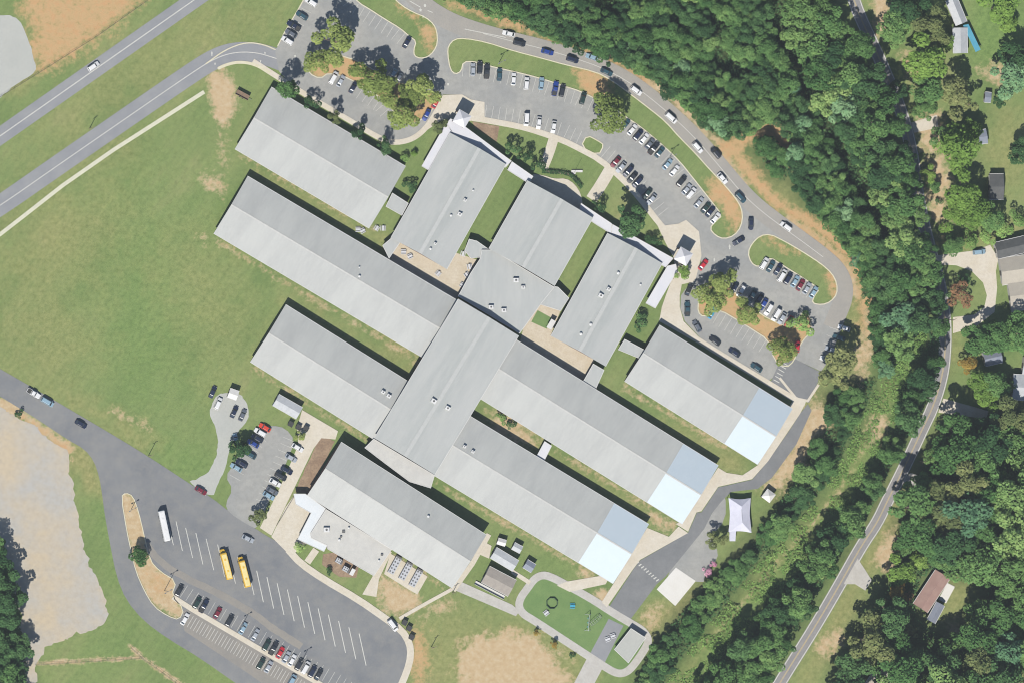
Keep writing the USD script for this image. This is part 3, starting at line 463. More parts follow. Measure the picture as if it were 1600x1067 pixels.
PLAY = [(810, 945), (814, 932), (823, 920), (835, 903), (849, 897), (864, 902), (879, 910), (923, 934), (958, 957), (989, 975), (1004, 984), (1013, 996), (1012, 1006), (998, 1028), (984, 1046), (972, 1052), (960, 1050), (945, 1041), (919, 1024), (870, 992), (835, 969), (816, 958)]
loop = LineString([G(*p) for p in sm(PLAY, 2, True)] + [G(*sm(PLAY, 2, True)[0])]).buffer(1.45)
walk(loop, 'concrete_grey', z=.1, name='play_loop_path')
turf_in = Polygon([G(*p) for p in sm(PLAY, 2, True)]).buffer(-1.3)
struct('play_turf', turf_in, -.2, .06, 'turf')
struct('play_tarmac', poly([(951, 966), (974, 977), (942, 1040), (921, 1022)]).intersection(turf_in), 0, .08, 'asphalt_highway')
walk(poly([(918, 1026), (942, 1042), (922, 1080), (900, 1130), (872, 1130), (892, 1076)]), 'concrete_grey', z=.095, name='play_drive')
walk(poly([(870, 914), (885, 908), (944, 898), (952, 902), (946, 912), (890, 924)]), z=.137)
court = poly([(1056, 886), (1087, 907), (1055, 946), (1026, 920)])
walk(court, 'concrete_white', z=.13, name='ball_court')
struct('play_yard', spoly([(1134, 772), (1134, 812), (1110, 838), (1120, 855), (1122, 872), (1104, 892), (1098, 914), (1060, 892), (1038, 902), (1074, 858), (1100, 826), (1112, 802), (1124, 782)], 1), -.2, .05, 'asphalt_lot')
svc = [(1262, 631), (1268, 641), (1244, 694), (1206, 746), (1184, 763), (1142, 768), (1126, 784), (1112, 802), (1100, 826), (1075, 857), (1040, 900), (1026, 912), (985, 967), (952, 947), (990, 888), (1000, 875), (1075, 832), (1089, 800), (1096, 800), (1122, 761), (1175, 749), (1200, 720), (1236, 668), (1250, 646)]
svc_o = struct('service_drive', poly(svc), -.2, .085, 'asphalt_dark')
struct('play_tarmac', poly([(1078, 858), (1112, 806), (1122, 806), (1128, 812), (1108, 838), (1118, 852), (1100, 890), (1060, 890)]), 0, .07, 'asphalt_lot')
for k in range(9):
    q = np.array((994, 880)) + np.array((3.9, 3.4)) * k
    obj('crossing_stripe', ext(ribbon([q, q + np.array((4.2, -2.8))], .42, 0), .085, .105), 'paint', svc_o)
walk(poly([(1238, 626), (1258, 630), (1250, 646), (1200, 720), (1175, 748), (1122, 760), (1096, 798), (1088, 800), (1075, 830), (1056, 818), (1068, 812), (1122, 730), (1135, 738), (1160, 742), (1184, 726)]), z=.12, name='pavement')
walk(poly([(1011, 824), (1045, 838), (1060, 822), (1075, 832), (1000, 874), (988, 890), (948, 948), (940, 940), (958, 912)]), z=.124)
walk(ribbon([(1218, 590), (1244, 622), (1262, 626), (1286, 590)], .9, 0), z=.13)
struct('courtyard_paving', poly([(606, 388), (640, 372), (745, 406), (722, 462), (704, 470), (600, 412)]), -.2, .03, 'courtyard_paving'); struct('courtyard_paving', poly([(836, 474), (876, 486), (862, 520), (930, 560), (908, 604), (812, 536), (820, 504)]), -.2, .03, 'courtyard_paving')
struct('courtyard_lawn', poly([(840, 485), (862, 497), (854, 514), (830, 503)]), 0, .05, 'turf')
struct('mulch_bed', rough(poly([(500, 680), (524, 688), (482, 770), (462, 768)]), .5, 8), -.2, .07, 'mulch'); struct('mulch_bed', rough(poly([(738, 190), (780, 198), (776, 222), (742, 200)]), .4, 3), -.2, .06, 'mulch')
struct('mulch_bed', rough(poly([(505, 866), (524, 862), (560, 884), (556, 902), (530, 900), (504, 882)]), .5, 12), -.2, .05, 'mulch')
walk(poly([(1459, 400), (1522, 392), (1547, 383), (1560, 404), (1556, 424), (1558, 450), (1554, 488), (1524, 511), (1489, 521), (1489, 496), (1522, 492), (1538, 480), (1542, 462), (1536, 442), (1518, 424), (1494, 415), (1470, 414)]), z=.08, name='driveway')
walk(poly([(1474, 622), (1521, 635), (1545, 642), (1540, 655), (1512, 650), (1466, 644)]), z=.08, name='driveway'); walk(poly([(1424, 192), (1464, 180), (1466, 200), (1428, 208)]), z=.08, name='driveway')
walk(poly([(1340, 872), (1352, 890), (1362, 906), (1352, 922), (1336, 912), (1318, 912)]), 'concrete_grey', z=.08, name='driveway'); walk(poly([(1422, 738), (1436, 742), (1434, 760), (1410, 752)]), 'concrete_grey', z=.08, name='driveway')

# ------------------------------------------------------------------ the thin summer haze between the plane and the ground
usdkit.material(stage, '/World/Looks/haze', {'v': ('principled_volume', {'color': (.86, .93, 1.0), 'density': 9e-6, 'anisotropy': 0.0})}, volume='v.volume')
tag(obj('haze', box(-6300, 6300, -6300, 6300, -2, CAM_H + 60), 'haze'), 'thin pale summer haze between the camera and the ground', 'haze', kind='stuff')

# ------------------------------------------------------------------ buildings
def wing(name, label, D, Cc, A, eave, rise, axis='x', roof=None, wall='brick_wall', vents=(), over=.5, group=None, cat='school building', ridge=True, step=5.0, roofmats=('roof_old', 'roof_old')):
    """gabled building; D, Cc, A are the roof's south-west, south-east and north-west corners as seen at eaves height"""
    d, c, a = (P(*q, eave) for q in (D, Cc, A))
    X = c - d; Y = np.array([-X[1], X[0]])
    if (a - d) @ Y < 0: d, c = c, d
    X = c - d; Lx = np.linalg.norm(X); X /= Lx; Y = np.array([-X[1], X[0]]); W = float((a - d) @ Y)
    t = thing(name, label, cat, d[0], d[1], 0, math.degrees(math.atan2(X[1], X[0])), group)
    o = over; m = []
    if axis == 'x':
        e2 = eave - .16; r2 = rise * (W / 2 - o) / (W / 2)
        pr = [(o, 0), (W - o, 0), (W - o, e2), (W / 2, e2 + r2), (o, e2)]
        v = np.array([(x, y, z) for x in (o, Lx - o) for y, z in pr])
    else:
        e2 = eave - .16; r2 = rise * (Lx / 2 - o) / (Lx / 2)
        pr = [(o, 0), (Lx - o, 0), (Lx - o, e2), (Lx / 2, e2 + r2), (o, e2)]
        v = np.array([(x, y, z) for y in (W - o, o) for x, z in pr])
    f = [[0, 4, 3], [0, 3, 2], [0, 2, 1], [5, 8, 9], [5, 7, 8], [5, 6, 7]]
    for i in range(5):
        j = (i + 1) % 5; f += [[i, j, 5 + j], [i, 5 + j, 5 + i]]
    wm = trimesh.Trimesh(v, f, process=False); trimesh.repair.fix_normals(wm); obj('wall', wm, wall, t)
    segs = roof or [(0, 1, roofmats[0], roofmats[1])]
    n_along = Lx if axis == 'x' else W; half = W / 2 if axis == 'x' else Lx / 2
    for s0, s1, m_low, m_high in segs:
        q0, q1 = s0 * n_along + (.004 if s0 else 0), s1 * n_along
        if axis == 'x':
            low = [(q0, 0, eave), (q1, 0, eave), (q1, half - .01, eave + rise), (q0, half - .01, eave + rise)]
            high = [(q0, half + .01, eave + rise), (q1, half + .01, eave + rise), (q1, W, eave), (q0, W, eave)]
        else:
            low = [(half - .01, q0, eave + rise), (half - .01, q1, eave + rise), (0, q1, eave), (0, q0, eave)]
            high = [(Lx, q0, eave), (Lx, q1, eave), (half + .01, q1, eave + rise), (half + .01, q0, eave + rise)]
        obj('roof_slope', slope(low, .12), m_low, t); obj('roof_slope', slope(high, .12), m_high, t)
    rz = eave + rise
    if axis == 'y' and name != 'x': obj('ridge_cap', box(Lx / 2 - .7, Lx / 2 + .7, 0, W, rz - .12, rz + .03), 'roof_seam', t)
    if ridge: obj('ridge_cap', box(0, Lx, W / 2 - .28, W / 2 + .28, rz - .05, rz + .05) if axis == 'x' else box(Lx / 2 - .28, Lx / 2 + .28, 0, W, rz - .05, rz + .05), 'roof_ridge', t)
    for k in (0, 1):
        if axis == 'x': y = -.16 if k == 0 else W + .01; obj('gutter', box(0, Lx, y, y + .15, eave - .16, eave - .01), 'trim_white', t)
        else: x = -.16 if k == 0 else Lx + .01; obj('gutter', box(x, x + .15, 0, W, eave - .16, eave - .01), 'trim_white', t)
    along_, across = (Lx, W) if axis == 'x' else (W, Lx); k = 0
    wz0, wz1 = 1.0, min(2.4, eave - .6)
    s = o + 2.2
    while s < along_ - o - 2:
        for side in (0, 1):
            y0, y1 = (o - .03, o + .05) if side == 0 else (across - o - .05, across - o + .03)
            mm = box(s, s + 1.8, y0, y1, wz0, wz1) if axis == 'x' else box(y0, y1, s, s + 1.8, wz0, wz1)
            obj('window', mm, 'glass_dark', t)
        s += step
    for side in (0, 1):
        x0, x1 = (o - .04, o + .05) if side == 0 else (along_ - o - .05, along_ - o + .04); c0 = across * .35
        obj('door', box(x0, x1, c0, c0 + 1.9, .05, 2.2) if axis == 'x' else box(c0, c0 + 1.9, x0, x1, .05, 2.2), 'fence_dark', t)
    for vx, vy, kind, size in vents:
        z = eave + rise * .6; q = P(vx, vy, z) - d; lx, ly = float(q @ X), float(q @ Y)
        u = abs((ly - W / 2) / (W / 2)) if axis == 'x' else abs((lx - Lx / 2) / (Lx / 2)); z = eave + rise * (1 - min(u, 1))
        roof_vent(t, lx, ly, z, kind, size)
    return t, (d, X, Y, Lx, W)
def roof_vent(t, x, y, z, kind, s):
    if kind == 'box':
        v = obj('roof_unit', cat_([box(x - s, x + s, y - s * .8, y + s * .8, z - .3, z + .9), box(x - s * .9, x + s * .9, y - s * .7, y + s * .7, z + .92, z + 1.0)]), 'vent_white', t)
        obj('fan', cyl(x, y, z + 1.0, z + 1.06, s * .4, 12), 'vent_dark', v)
    elif kind == 'dark':
        obj('roof_hatch', cat_([box(x - s, x + s, y - s, y + s, z - .3, z + .45)]), 'vent_dark', t)
    else:
        obj('roof_vent', cat_([cyl(x, y, z - .3, z + .55, s * .6, 10), cyl(x, y, z + .55, z + .8, s, 10, s * .55)]), 'vent_white', t)
NEW = lambda f: [(0, f, 'roof_old', 'roof_old'), (f, 1, 'roof_new', 'roof_new')]
CW = 'classroom wing with long metal gable roof'
wing('classroom_wing', 'grey metal-roofed classroom wing nearest the school drive and the tree-dotted car park', (367, 233), (577, 357), (428, 139), 3.7, 1.38)
wing('classroom_wing', 'longest grey metal-roofed classroom wing running from the open field to the central spine', (334, 365), (670, 563.9), (389, 277), 3.7, 1.42, vents=[(561, 432, 'vent', .5), (561, 418, 'vent', .3)])
wing('classroom_wing', 'shorter grey metal-roofed classroom wing at the lower edge of the field, above the white shed', (391, 565), (592, 690.5), (446, 476), 3.7, 1.38, vents=[(598, 612, 'box', .7), (607, 618, 'box', .8)])
wing('classroom_wing', 'upper right classroom wing with a white roof end beside the dark asphalt apron', (976, 595), (1184, 725), (1030, 508), 3.7, 1.38, roof=NEW(.75))
wing('classroom_wing', 'long eastern classroom wing with white roof end that stops by the curved service drive', (747, 620), (1066, 818), (805, 530), 3.7, 1.42, roof=NEW(.828))
wing('classroom_wing', 'lowest classroom wing with white roof end above the fenced play loop', (671, 737.5), (958, 911), (734, 649.5), 3.7, 1.42, roof=NEW(.811), vents=[(725, 697, 'box', .6), (738, 705, 'box', .6)])
wing('gymnasium', 'broad grey ridge-roofed school block standing between the staff car park and the play area', (480, 773), (707, 918), (531, 689), 5.6, 1.8, vents=[(669, 806, 'vent', .5)], cat='school building')
wing('central_spine', 'tall low-pitched grey spine building that crosses the middle of the school', (585, 684), (679, 741), (714, 466), 6.3, 1.2, axis='y', roofmats=('roof_low', 'roof_low'), vents=[(677, 626, 'box', 1.0), (699, 637, 'box', .9)], ridge=False)
wing('front_block', 'grey-roofed front block behind the left square entrance canopy', (611, 372), (698, 421), (709, 211), 4.2, 2.4, axis='y', roofmats=('roof_low', 'roof_low'), vents=[(726, 313, 'box', .6), (718, 335, 'box', .8), (704, 337, 'vent', .5), (679, 381, 'box', .5), (672, 389, 'vent', .5), (739, 298, 'vent', .4)], ridge=False)
wing('front_block', 'middle grey-roofed front block whose tall end shades the entrance plaza', (764, 389), (866, 447), (827, 284), 5.0, 2.6, axis='y', roofmats=('roof_low', 'roof_low'), ridge=False)
wing('front_block', 'grey-roofed front block behind the right square entrance canopy', (861, 525), (946, 572), (954, 367), 4.2, 2.4, axis='y', roofmats=('roof_low', 'roof_low'), vents=[(938, 462, 'box', .9), (950, 452, 'box', .7), (965, 427, 'vent', .6), (922, 507, 'vent', .6), (907, 522, 'vent', .6), (1001, 445, 'vent', .4)], ridge=False)

def flat_block(name, label, pts_, h, roofmat='roof_low', wall='brick_wall', posts=None, cat='school building', vents=(), th=.35, group=None):
    pg = poly(pts_, h); c = pg.centroid; t = thing(name, label, cat, c.x, c.y, 0, 0, group)
    pg = shapely.affinity.translate(pg, -c.x, -c.y)
    obj('roof', ext(pg, h - th, h), roofmat, t)
    fascia = pg.buffer(.06, join_style='mitre').difference(pg.buffer(-.12, join_style='mitre')); obj('fascia', ext(fascia, h - th - .05, h + .06), 'trim_white', t)
    if posts is None: obj('wall', ext(pg.buffer(-.4, join_style='mitre'), 0, h - th), wall, t)
    else:
        b = pg.buffer(-.4, join_style='mitre').exterior
        for k in range(posts):
            q = b.interpolate((k + .3) / posts, normalized=True); obj('post', cyl(q.x, q.y, 0, h - th, .11, 8), 'trim_white', t)
    for vx, vy, kind, s in vents:
        q = P(vx, vy, h + .5); roof_vent(t, q[0] - c.x, q[1] - c.y, h, kind, s)
    return t
import shapely.affinity
flat_block('link_block', 'flat grey link block with white roof units between the middle front block and the spine', [(753, 391), (770, 391), (866, 449), (846, 474), (812, 521), (716, 463), (735, 428), (750, 405)], 4.0, vents=[(806, 438, 'box', 1.0), (817, 449, 'box', .7), (767, 480, 'box', .9), (787, 485, 'box', .9)])
flat_block('spine_annex', 'wedge-ended light grey annex roof at the foot of the spine', [(584, 685), (679, 742), (673, 762), (640, 752), (600, 722), (570, 699)], 4.4, 'roof_annex')
flat_block('cafeteria_annex', 'low pale flat-roofed annex against the broad block, facing the bus park', [(509.6, 795), (612, 858), (584, 899), (512, 857), (511.6, 851.6), (487, 840), (486, 832)], 4.2, 'roof_annex', vents=[(510, 827, 'box', 1.1), (537, 830, 'dark', .5), (533, 838, 'dark', .35), (530, 843, 'vent', .5), (545, 824, 'vent', .4), (597, 866, 'dark', .4), (592, 875, 'vent', .4)])
for nm, lb, q, h, pst in (
    ('covered_walkway', 'short grey covered link between the classroom wing by the drive and the left front block', [(613, 302), (638, 318), (628, 337), (603, 323)], 3.2, None),
    ('covered_walkway', 'short grey link roof at the left corner of the paved courtyard with roof clutter', [(598, 384), (612, 372), (626, 378), (608, 404)], 3.3, None),
    ('covered_walkway', 'short grey link roof at the foot of the left long grass court', [(733, 374), (745, 377), (768, 393), (754, 402), (736, 404), (726, 392)], 3.4, None),
    ('covered_walkway', 'short grey link roof at the foot of the right long grass court', [(858, 446), (872, 449), (889, 466), (876, 486), (838, 474), (846, 460)], 3.4, None),
    ('covered_walkway', 'grey link roof between the right front block and the long eastern wing', [(927, 568), (944, 578), (930, 609), (911, 596)], 3.2, None),
    ('covered_walkway', 'grey link roof beside the small tree court at the upper eastern wing', [(976, 530), (1008, 547), (1000, 560), (966, 546)], 3.2, None),
    ('covered_walkway', 'small pale blue canopy crossing the grass gap between the two lower eastern wings', [(851, 689), (862, 696), (849, 722), (837, 715)], 2.9, 4)):
    flat_block(nm, lb, q, h, 'roof_white' if pst else 'roof_low', posts=pst, cat='link building' if pst is None else 'canopy')
CG = 'white front canopies'
for lb, q, n_ in (
    ('white walkway canopy down the left side of the left front block', [(697, 193), (709, 210), (672, 268), (659, 260)], 8),
    ('white walkway canopy across the face of the left front block', [(704, 186), (718, 192), (799, 252), (790, 262), (755, 240), (708, 210), (698, 193)], 12),
    ('white walkway canopy joining the left and middle front blocks', [(800, 253), (833, 276), (826, 287), (793, 266)], 6),
    ('white walkway canopy joining the middle and right front blocks', [(908, 318), (956, 350), (955, 366), (925, 347), (905, 332)], 8),
    ('white walkway canopy across the face of the right front block', [(957, 351), (1052, 404), (1040, 418), (1000, 396), (955, 367)], 12),
    ('white walkway canopy down the right side of the right front block', [(1043, 416), (1056, 413), (1058, 424), (1024, 482), (1009, 474)], 8),
    ('bright white L-shaped canopy round the corner of the flat annex near the staff car park', [(459, 771), (477, 771), (509, 794), (485, 832), (486, 840), (511, 852), (506, 861), (465, 842), (486, 801), (462, 787)], 12)):
    flat_block('front_canopy', lb, q, 3.5, 'roof_bright' if 'L-shaped' in lb else 'roof_white', posts=n_, cat='canopy', th=.25)
def pyramid(label, cx, cy, half, eave, rise, rot, name='entrance_canopy', m='roof_white'):
    c = P(cx, cy, eave); t = thing(name, label, 'canopy', c[0], c[1], 0, rot); h = half
    cs = [(-h, -h), (h, -h), (h, h), (-h, h)]
    for k in range(4):
        a, b = cs[k], cs[(k + 1) % 4]
        v = np.array([(*a, eave), (*b, eave), (0, 0, eave + rise), (*a, eave - .12), (*b, eave - .12), (0, 0, eave + rise - .12)])
        mm = trimesh.Trimesh(v, [[0, 1, 2], [3, 5, 4], [0, 3, 4], [0, 4, 1], [1, 4, 5], [1, 5, 2], [2, 5, 3], [2, 3, 0]], process=False); obj('roof_slope', mm, m, t)
    for x, y in cs: obj('post', box(x * .86 - .2, x * .86 + .2, y * .86 - .2, y * .86 + .2, 0, eave - .02), 'brick_wall', t)
    obj('fascia', ext(Polygon(cs).buffer(.08, join_style='mitre').difference(Polygon(cs).buffer(-.06, join_style='mitre')), eave - .4, eave - .01), 'trim_white', t)
pyramid('white square hipped entrance canopy at the left end of the school front', 722, 186, 2.55, 6.6, 1.4, -30)
pyramid('white square hipped entrance canopy at the right end of the school front', 1068, 401, 2.6, 6.6, 1.4, -30)
pyramid('small cream square shelter beside the service drive at the edge of the cutting', 1201, 774, 1.85, 2.6, .9, -37, 'garden_shelter', 'trim_white')

# portable classrooms, sheds
def hut(name, label, D, Cc, A, eave, rise, roofmat, wall='white_wall', cat='shed', group=None, step=3.0, over=.15, **k): return wing(name, label, D, Cc, A, eave, rise, roofmats=(roofmat, roofmat), wall=wall, cat=cat, group=group, step=step, over=over, ridge=False, **k)
hut('portable_classroom', 'white-edged grey portable hut on the grass below the shorter western wing', (426, 633), (463, 654), (435, 615), 2.9, .5, 'roof_portable', cat='portable building')
hut('portable_classroom', 'light blue-grey portable classroom just right of the broad grey block', (766, 871), (801, 892), (775, 854), 2.9, .5, 'roof_portable', cat='portable building')
t_, fr = hut('portable_classroom', 'larger brown-roofed portable classroom with a white ramp along its lower side', (752, 909), (794, 931), (765, 884), 3.0, .7, 'roof_brown', cat='portable building')
obj('ramp', cat_([box(-1.5, fr[3] * .95, -1.7, -.25, .0, .55), box(-1.5, fr[3] * .95, -1.72, -1.66, .55, 1.4)]), 'trim_white', t_)
hut('garden_shed', 'small white shed behind the light blue-grey portable', (776, 849), (789, 853), (779, 840), 2.2, .4, 'trim_white'); hut('garden_shed', 'small grey shed with white skirting right of the white shed', (799, 857), (812, 864), (801, 845), 2.4, .4, 'roof_portable')
hut('garden_shed', 'small dark blue-grey shed on the grass above the corner of the play loop', (817, 886), (830, 894), (822, 872), 2.4, .5, 'roof_bluegrey')
hut('site_cabin', 'cream square cabin at the head of the gravel turnaround', (355, 620), (369, 625), (360, 606), 2.7, .4, 'trim_white', cat='cabin')
flat_block('play_pavilion', 'flat grey pavilion roof inside the lower right corner of the play loop', [(986, 981), (1009, 996), (982, 1035), (960, 1014)], 2.7, 'gravel_pad', posts=6, cat='pavilion')
# shade sail
sx, sy = P(1156, 804, 3.2); t = thing('shade_canopy', 'large pale lilac fabric shade canopy on posts beside the service drive', 'shade canopy', sx, sy)
hw_, hh_ = 4.15, 6.4
c4 = [(-hw_, -hh_), (hw_ + .3, -hh_ - .3), (hw_, hh_), (-hw_, hh_)]; ra, rb = (0.6, -hh_ * .45), (0.4, hh_ * .5)
def panel(q, th=.05):
    v = np.array(q, float); n_ = len(v); v2 = np.vstack([v, v - [0, 0, th]]); f = []
    for k in range(1, n_ - 1): f += [[0, k, k + 1], [n_, n_ + k + 1, n_ + k]]
    for k in range(n_): j = (k + 1) % n_; f += [[k, n_ + k, n_ + j], [k, n_ + j, j]]
    return trimesh.Trimesh(v2, f, process=False)
e_, r_ = 2.9, 4.5
def edge(p, q, inset=.5):
    p, q = np.array(p), np.array(q); out = []
    for f_ in np.linspace(0, 1, 9):
        m_ = p + (q - p) * f_; c_ = np.array([.4, .3]) - m_; out.append((*(m_ + c_ / np.linalg.norm(c_) * inset * 4 * f_ * (1 - f_)), e_))
    return out
rm = ((ra[0] + rb[0]) / 2, (ra[1] + rb[1]) / 2, r_ - .15)
for q in ([(*ra, r_)] + edge(c4[0], c4[1]), [rm, (*ra, r_)] + edge(c4[1], c4[2]) + [(*rb, r_)], [(*rb, r_)] + edge(c4[2], c4[3]), [rm, (*rb, r_)] + edge(c4[3], c4[0]) + [(*ra, r_)]): obj('fabric_panel', panel(q), 'fabric_sail', t)
for x, y in c4: obj('post', cyl(x * .97, y * .97, 0, e_ - .06, .09, 8), 'steel', t)
obj('ridge_pole', bar((*ra, r_ - .1), (*rb, r_ - .1), .06), 'steel', t); obj('side_flap', panel([(-hw_ + .3, -hh_ + .9, 2.8), (-hw_ + .4, -hh_ - 3.4, 2.7), (-hw_ + 2.6, -hh_ - 3.4, 2.7), (-hw_ + 2.9, -hh_ + .9, 2.8)]), 'fabric_sail', t)
# houses over the country road
HG = None
hut('house', 'house with a long pale roof and a bright blue awning strip behind it', (1490, 84), (1489, 44), (1512, 86), 3.0, .8, 'roof_portable', cat='house', over=.4)
hut('house', 'grey-roofed house end at the top edge above the blue awning house', (1494, 41), (1478, 2), (1511, 34), 3.0, 1.0, 'roof_portable', cat='house', over=.4)
t = thing('awning', 'bright blue sloping awning along the back of the pale-roofed house', 'awning', 0, 0)
q = [P(*p, z) for p, z in (((1524, 82), 2.4), ((1532, 78), 2.2), ((1513, 38), 2.2), ((1504, 40), 2.4))]; obj('roof', slope([(*q[0], 2.9), (*q[1], 2.4), (*q[2], 2.4), (*q[3], 2.9)], .06), 'awning_blue', t)
for i in (1, 2): obj('post', cyl(*(q[i] * .999 + q[3 - i] * .001), 0, 2.34, .06, 8), 'trim_white', t)
hut('garden_shed', 'tiny lilac-grey shed at the tree shadow in the long back garden', (1538, 160), (1548, 161), (1538, 144), 2.3, .4, 'roof_bluegrey'); hut('garden_shed', 'blue-grey shed roof at the lawn edge below the tiny lilac shed', (1531, 226), (1544, 224), (1535, 203), 2.6, .6, 'roof_bluegrey')
hut('house', 'dark-roofed house half lost in tree shade beside a cream path', (1546, 312), (1568, 312), (1546, 272), 3.0, 1.2, 'roof_dark', cat='house', over=.4)
hut('house', 'wide tan-roofed house at the end of the looped concrete driveway', (1566, 446), (1640, 436), (1561, 404), 3.2, 1.9, 'roof_tan', cat='house', over=.5); hut('house', 'tan-roofed lower wing of the house on the looped driveway', (1580, 487), (1640, 479), (1572, 440), 3.1, 1.4, 'roof_tan', cat='house', over=.5)
hut('house', 'dark charcoal roof of the garage beside the looped concrete driveway', (1559, 405), (1640, 386), (1548, 381), 3.3, 1.6, 'roof_dark', cat='house', over=.4)
hut('house', 'light grey roofed house at the right edge above the dark tree shade', (1581, 624), (1640, 628), (1584, 584), 3.1, 1.3, 'roof_portable', cat='house', over=.4); hut('house', 'upper wing of the light grey roofed house at the right edge', (1597, 584), (1650, 590), (1600, 556), 3.0, 1.1, 'roof_portable', cat='house', over=.3)
hut('house', 'small house with grey roof in deep shade behind the yellow tree', (1540, 572), (1567, 566), (1538, 550), 2.9, 1.1, 'roof_bluegrey', cat='house', over=.3)
hut('house', 'pink-roofed house in the woodland clearing by the country road', (1449, 957), (1484, 904), (1423, 948), 3.2, 1.7, 'roof_pink', cat='house', over=.4)
walk(poly([(1480, 910), (1492, 916), (1478, 942), (1466, 936)]), 'concrete_white', z=.2, name='patio'); hut('house', 'grey lean-to wing in tree shade behind the pink-roofed house', (1461, 974), (1476, 946), (1448, 968), 2.8, .7, 'roof_bluegrey', cat='house', over=.3)
hut('house', 'grey-brown roof of the house at the bottom edge among trees', (1350, 1070), (1372, 1038), (1378, 1084), 3.1, .9, 'roof_tan', cat='house', over=.4)
hut('house', 'sliver of a salmon-roofed house at the right edge of the lower woodland', (1590, 1050), (1640, 1050), (1592, 1022), 3.0, 1.0, 'roof_pink', cat='house', over=.4)

# ------------------------------------------------------------------ vehicles
def loft(st):
    """st: (x, half width, z bottom, z top)"""
    v = []
    for x, w, zb, zt in st:
        h = zt - zb; v += [(x, -w * .9, zb), (x, -w, zb + .3 * h), (x, -w, zt - .22 * h), (x, -w * .86, zt), (x, w * .86, zt), (x, w, zt - .22 * h), (x, w, zb + .3 * h), (x, w * .9, zb)]
    f = []
    for i in range(len(st) - 1):
        for k in range(8):
            a, b = i * 8 + k, i * 8 + (k + 1) % 8; f += [[a, a + 8, b + 8], [a, b + 8, b]]
    n0 = (len(st) - 1) * 8
    for k in range(1, 7): f += [[0, k, k + 1], [n0, n0 + k + 1, n0 + k]]
    m = trimesh.Trimesh(np.array(v), f, process=False); trimesh.repair.fix_normals(m); return m
def pane(a, b, c, d, inset, out):
    q = np.array([a, b, c, d], float); ctr = q.mean(0); n_ = np.cross(q[1] - q[0], q[3] - q[0]); n_ /= np.linalg.norm(n_)
    q = ctr + (q - ctr) * inset + n_ * out
    return hexa(q - n_ * .02, q)
TYPES = {  # length, half width, belt z, body top profile, cabin (x0,x1 bottom; x0,x1 top), roof z, wheel base
    'sedan': (4.75, .91, .92, (1.12, -2.02, .62, -1.25), 1.44),
    'suv': (4.75, .95, 1.06, (1.25, -2.22, .72, -1.95), 1.74),
    'van': (5.1, .99, 1.10, (1.75, -2.42, 1.05, -2.2), 1.85),
    'pickup': (5.6, .98, 1.10, (1.05, -.95, .5, -.72), 1.82)}
def build_car(root, kind, paint):
    Lc, w, belt, (cx0, cx1, tx0, tx1), zr = TYPES[kind]; h = Lc / 2
    hood = belt - .12
    st = [(-h, w * .8, .42, belt - .16), (-h + .18, w * .95, .3, belt - .02), (cx1 + .1, w, .26, belt), (cx0 - .1, w, .26, belt), (cx0 + .25, w * .99, .26, hood + .08), (h - .55, w * .96, .28, hood - .02), (h - .15, w * .86, .34, hood - .12), (h, w * .7, .42, hood - .24)]
    b = loft(st)
    if kind == 'pickup': b = trimesh.util.concatenate([b, box(-h + .15, -1.0, -w * .97, -w * .9, belt - .05, belt + .06), box(-h + .15, -1.0, w * .9, w * .97, belt - .05, belt + .06), box(-h + .1, -h + .18, -w * .9, w * .9, belt - .05, belt + .06)])
    obj('body', b, paint, root)
    if kind == 'pickup': obj('cargo_bed', box(-h + .2, -1.05, -w * .84, w * .84, belt - .03, belt + .012), 'rubber', root)
    wb, wt = w * .9, w * .74
    B = [(cx1, -wb, belt - .03), (cx0, -wb, belt - .03), (cx0, wb, belt - .03), (cx1, wb, belt - .03)]; T = [(tx1, -wt, zr), (tx0, -wt, zr), (tx0, wt, zr), (tx1, wt, zr)]
    obj('cabin', hexa(B, T), paint, root)
    obj('windshield', pane(B[1], B[2], T[2], T[1], .9, .012), 'glass_dark', root); obj('rear_window', pane(B[3], B[0], T[0], T[3], .86, .012), 'glass_dark', root)
    obj('side_window', pane(B[0], B[1], T[1], T[0], .86, .012), 'glass_dark', root); obj('side_window', pane(B[2], B[3], T[3], T[2], .86, .012), 'glass_dark', root)
    rf = hexa([(tx1 - .05, -wt - .02, zr - .01), (tx0 + .05, -wt - .02, zr - .01), (tx0 + .05, wt + .02, zr - .01), (tx1 - .05, wt + .02, zr - .01)], [(tx1 + .12, -wt + .1, zr + .06), (tx0 - .12, -wt + .1, zr + .06), (tx0 - .12, wt - .1, zr + .06), (tx1 + .12, wt - .1, zr + .06)])
    obj('car_roof', rf, paint, root)
    for x in (-Lc * .29, Lc * .3):
        for y in (-1, 1):
            m = cyl(0, 0, -.11, .11, .33, 12); m.apply_transform(trimesh.transformations.rotation_matrix(np.pi / 2, [1, 0, 0])); m.apply_translation([x, y * (w - .1), .33]); obj('wheel', m, 'rubber', root)
    for y in (-1, 1):
        obj('headlight', box(h - .14, h + .0, y * w * .6 - .17, y * w * .6 + .17, hood - .36, hood - .22), 'lamp_clear', root); obj('taillight', box(-h - .01, -h + .08, y * w * .62 - .14, y * w * .62 + .14, belt - .38, belt - .2), 'lamp_red', root)
        obj('mirror', box(cx0 - .28, cx0 - .12, y * (w + .1) - .09, y * (w + .1) + .09, belt - .02, belt + .13), paint, root)
car_cls = {}
ORD = ['first', 'second', 'third', 'fourth', 'fifth', 'sixth', 'seventh', 'eighth', 'ninth', 'tenth', 'eleventh', 'twelfth', 'thirteenth', 'fourteenth', 'fifteenth', 'sixteenth', 'seventeenth', 'eighteenth', 'nineteenth', 'twentieth', 'last']
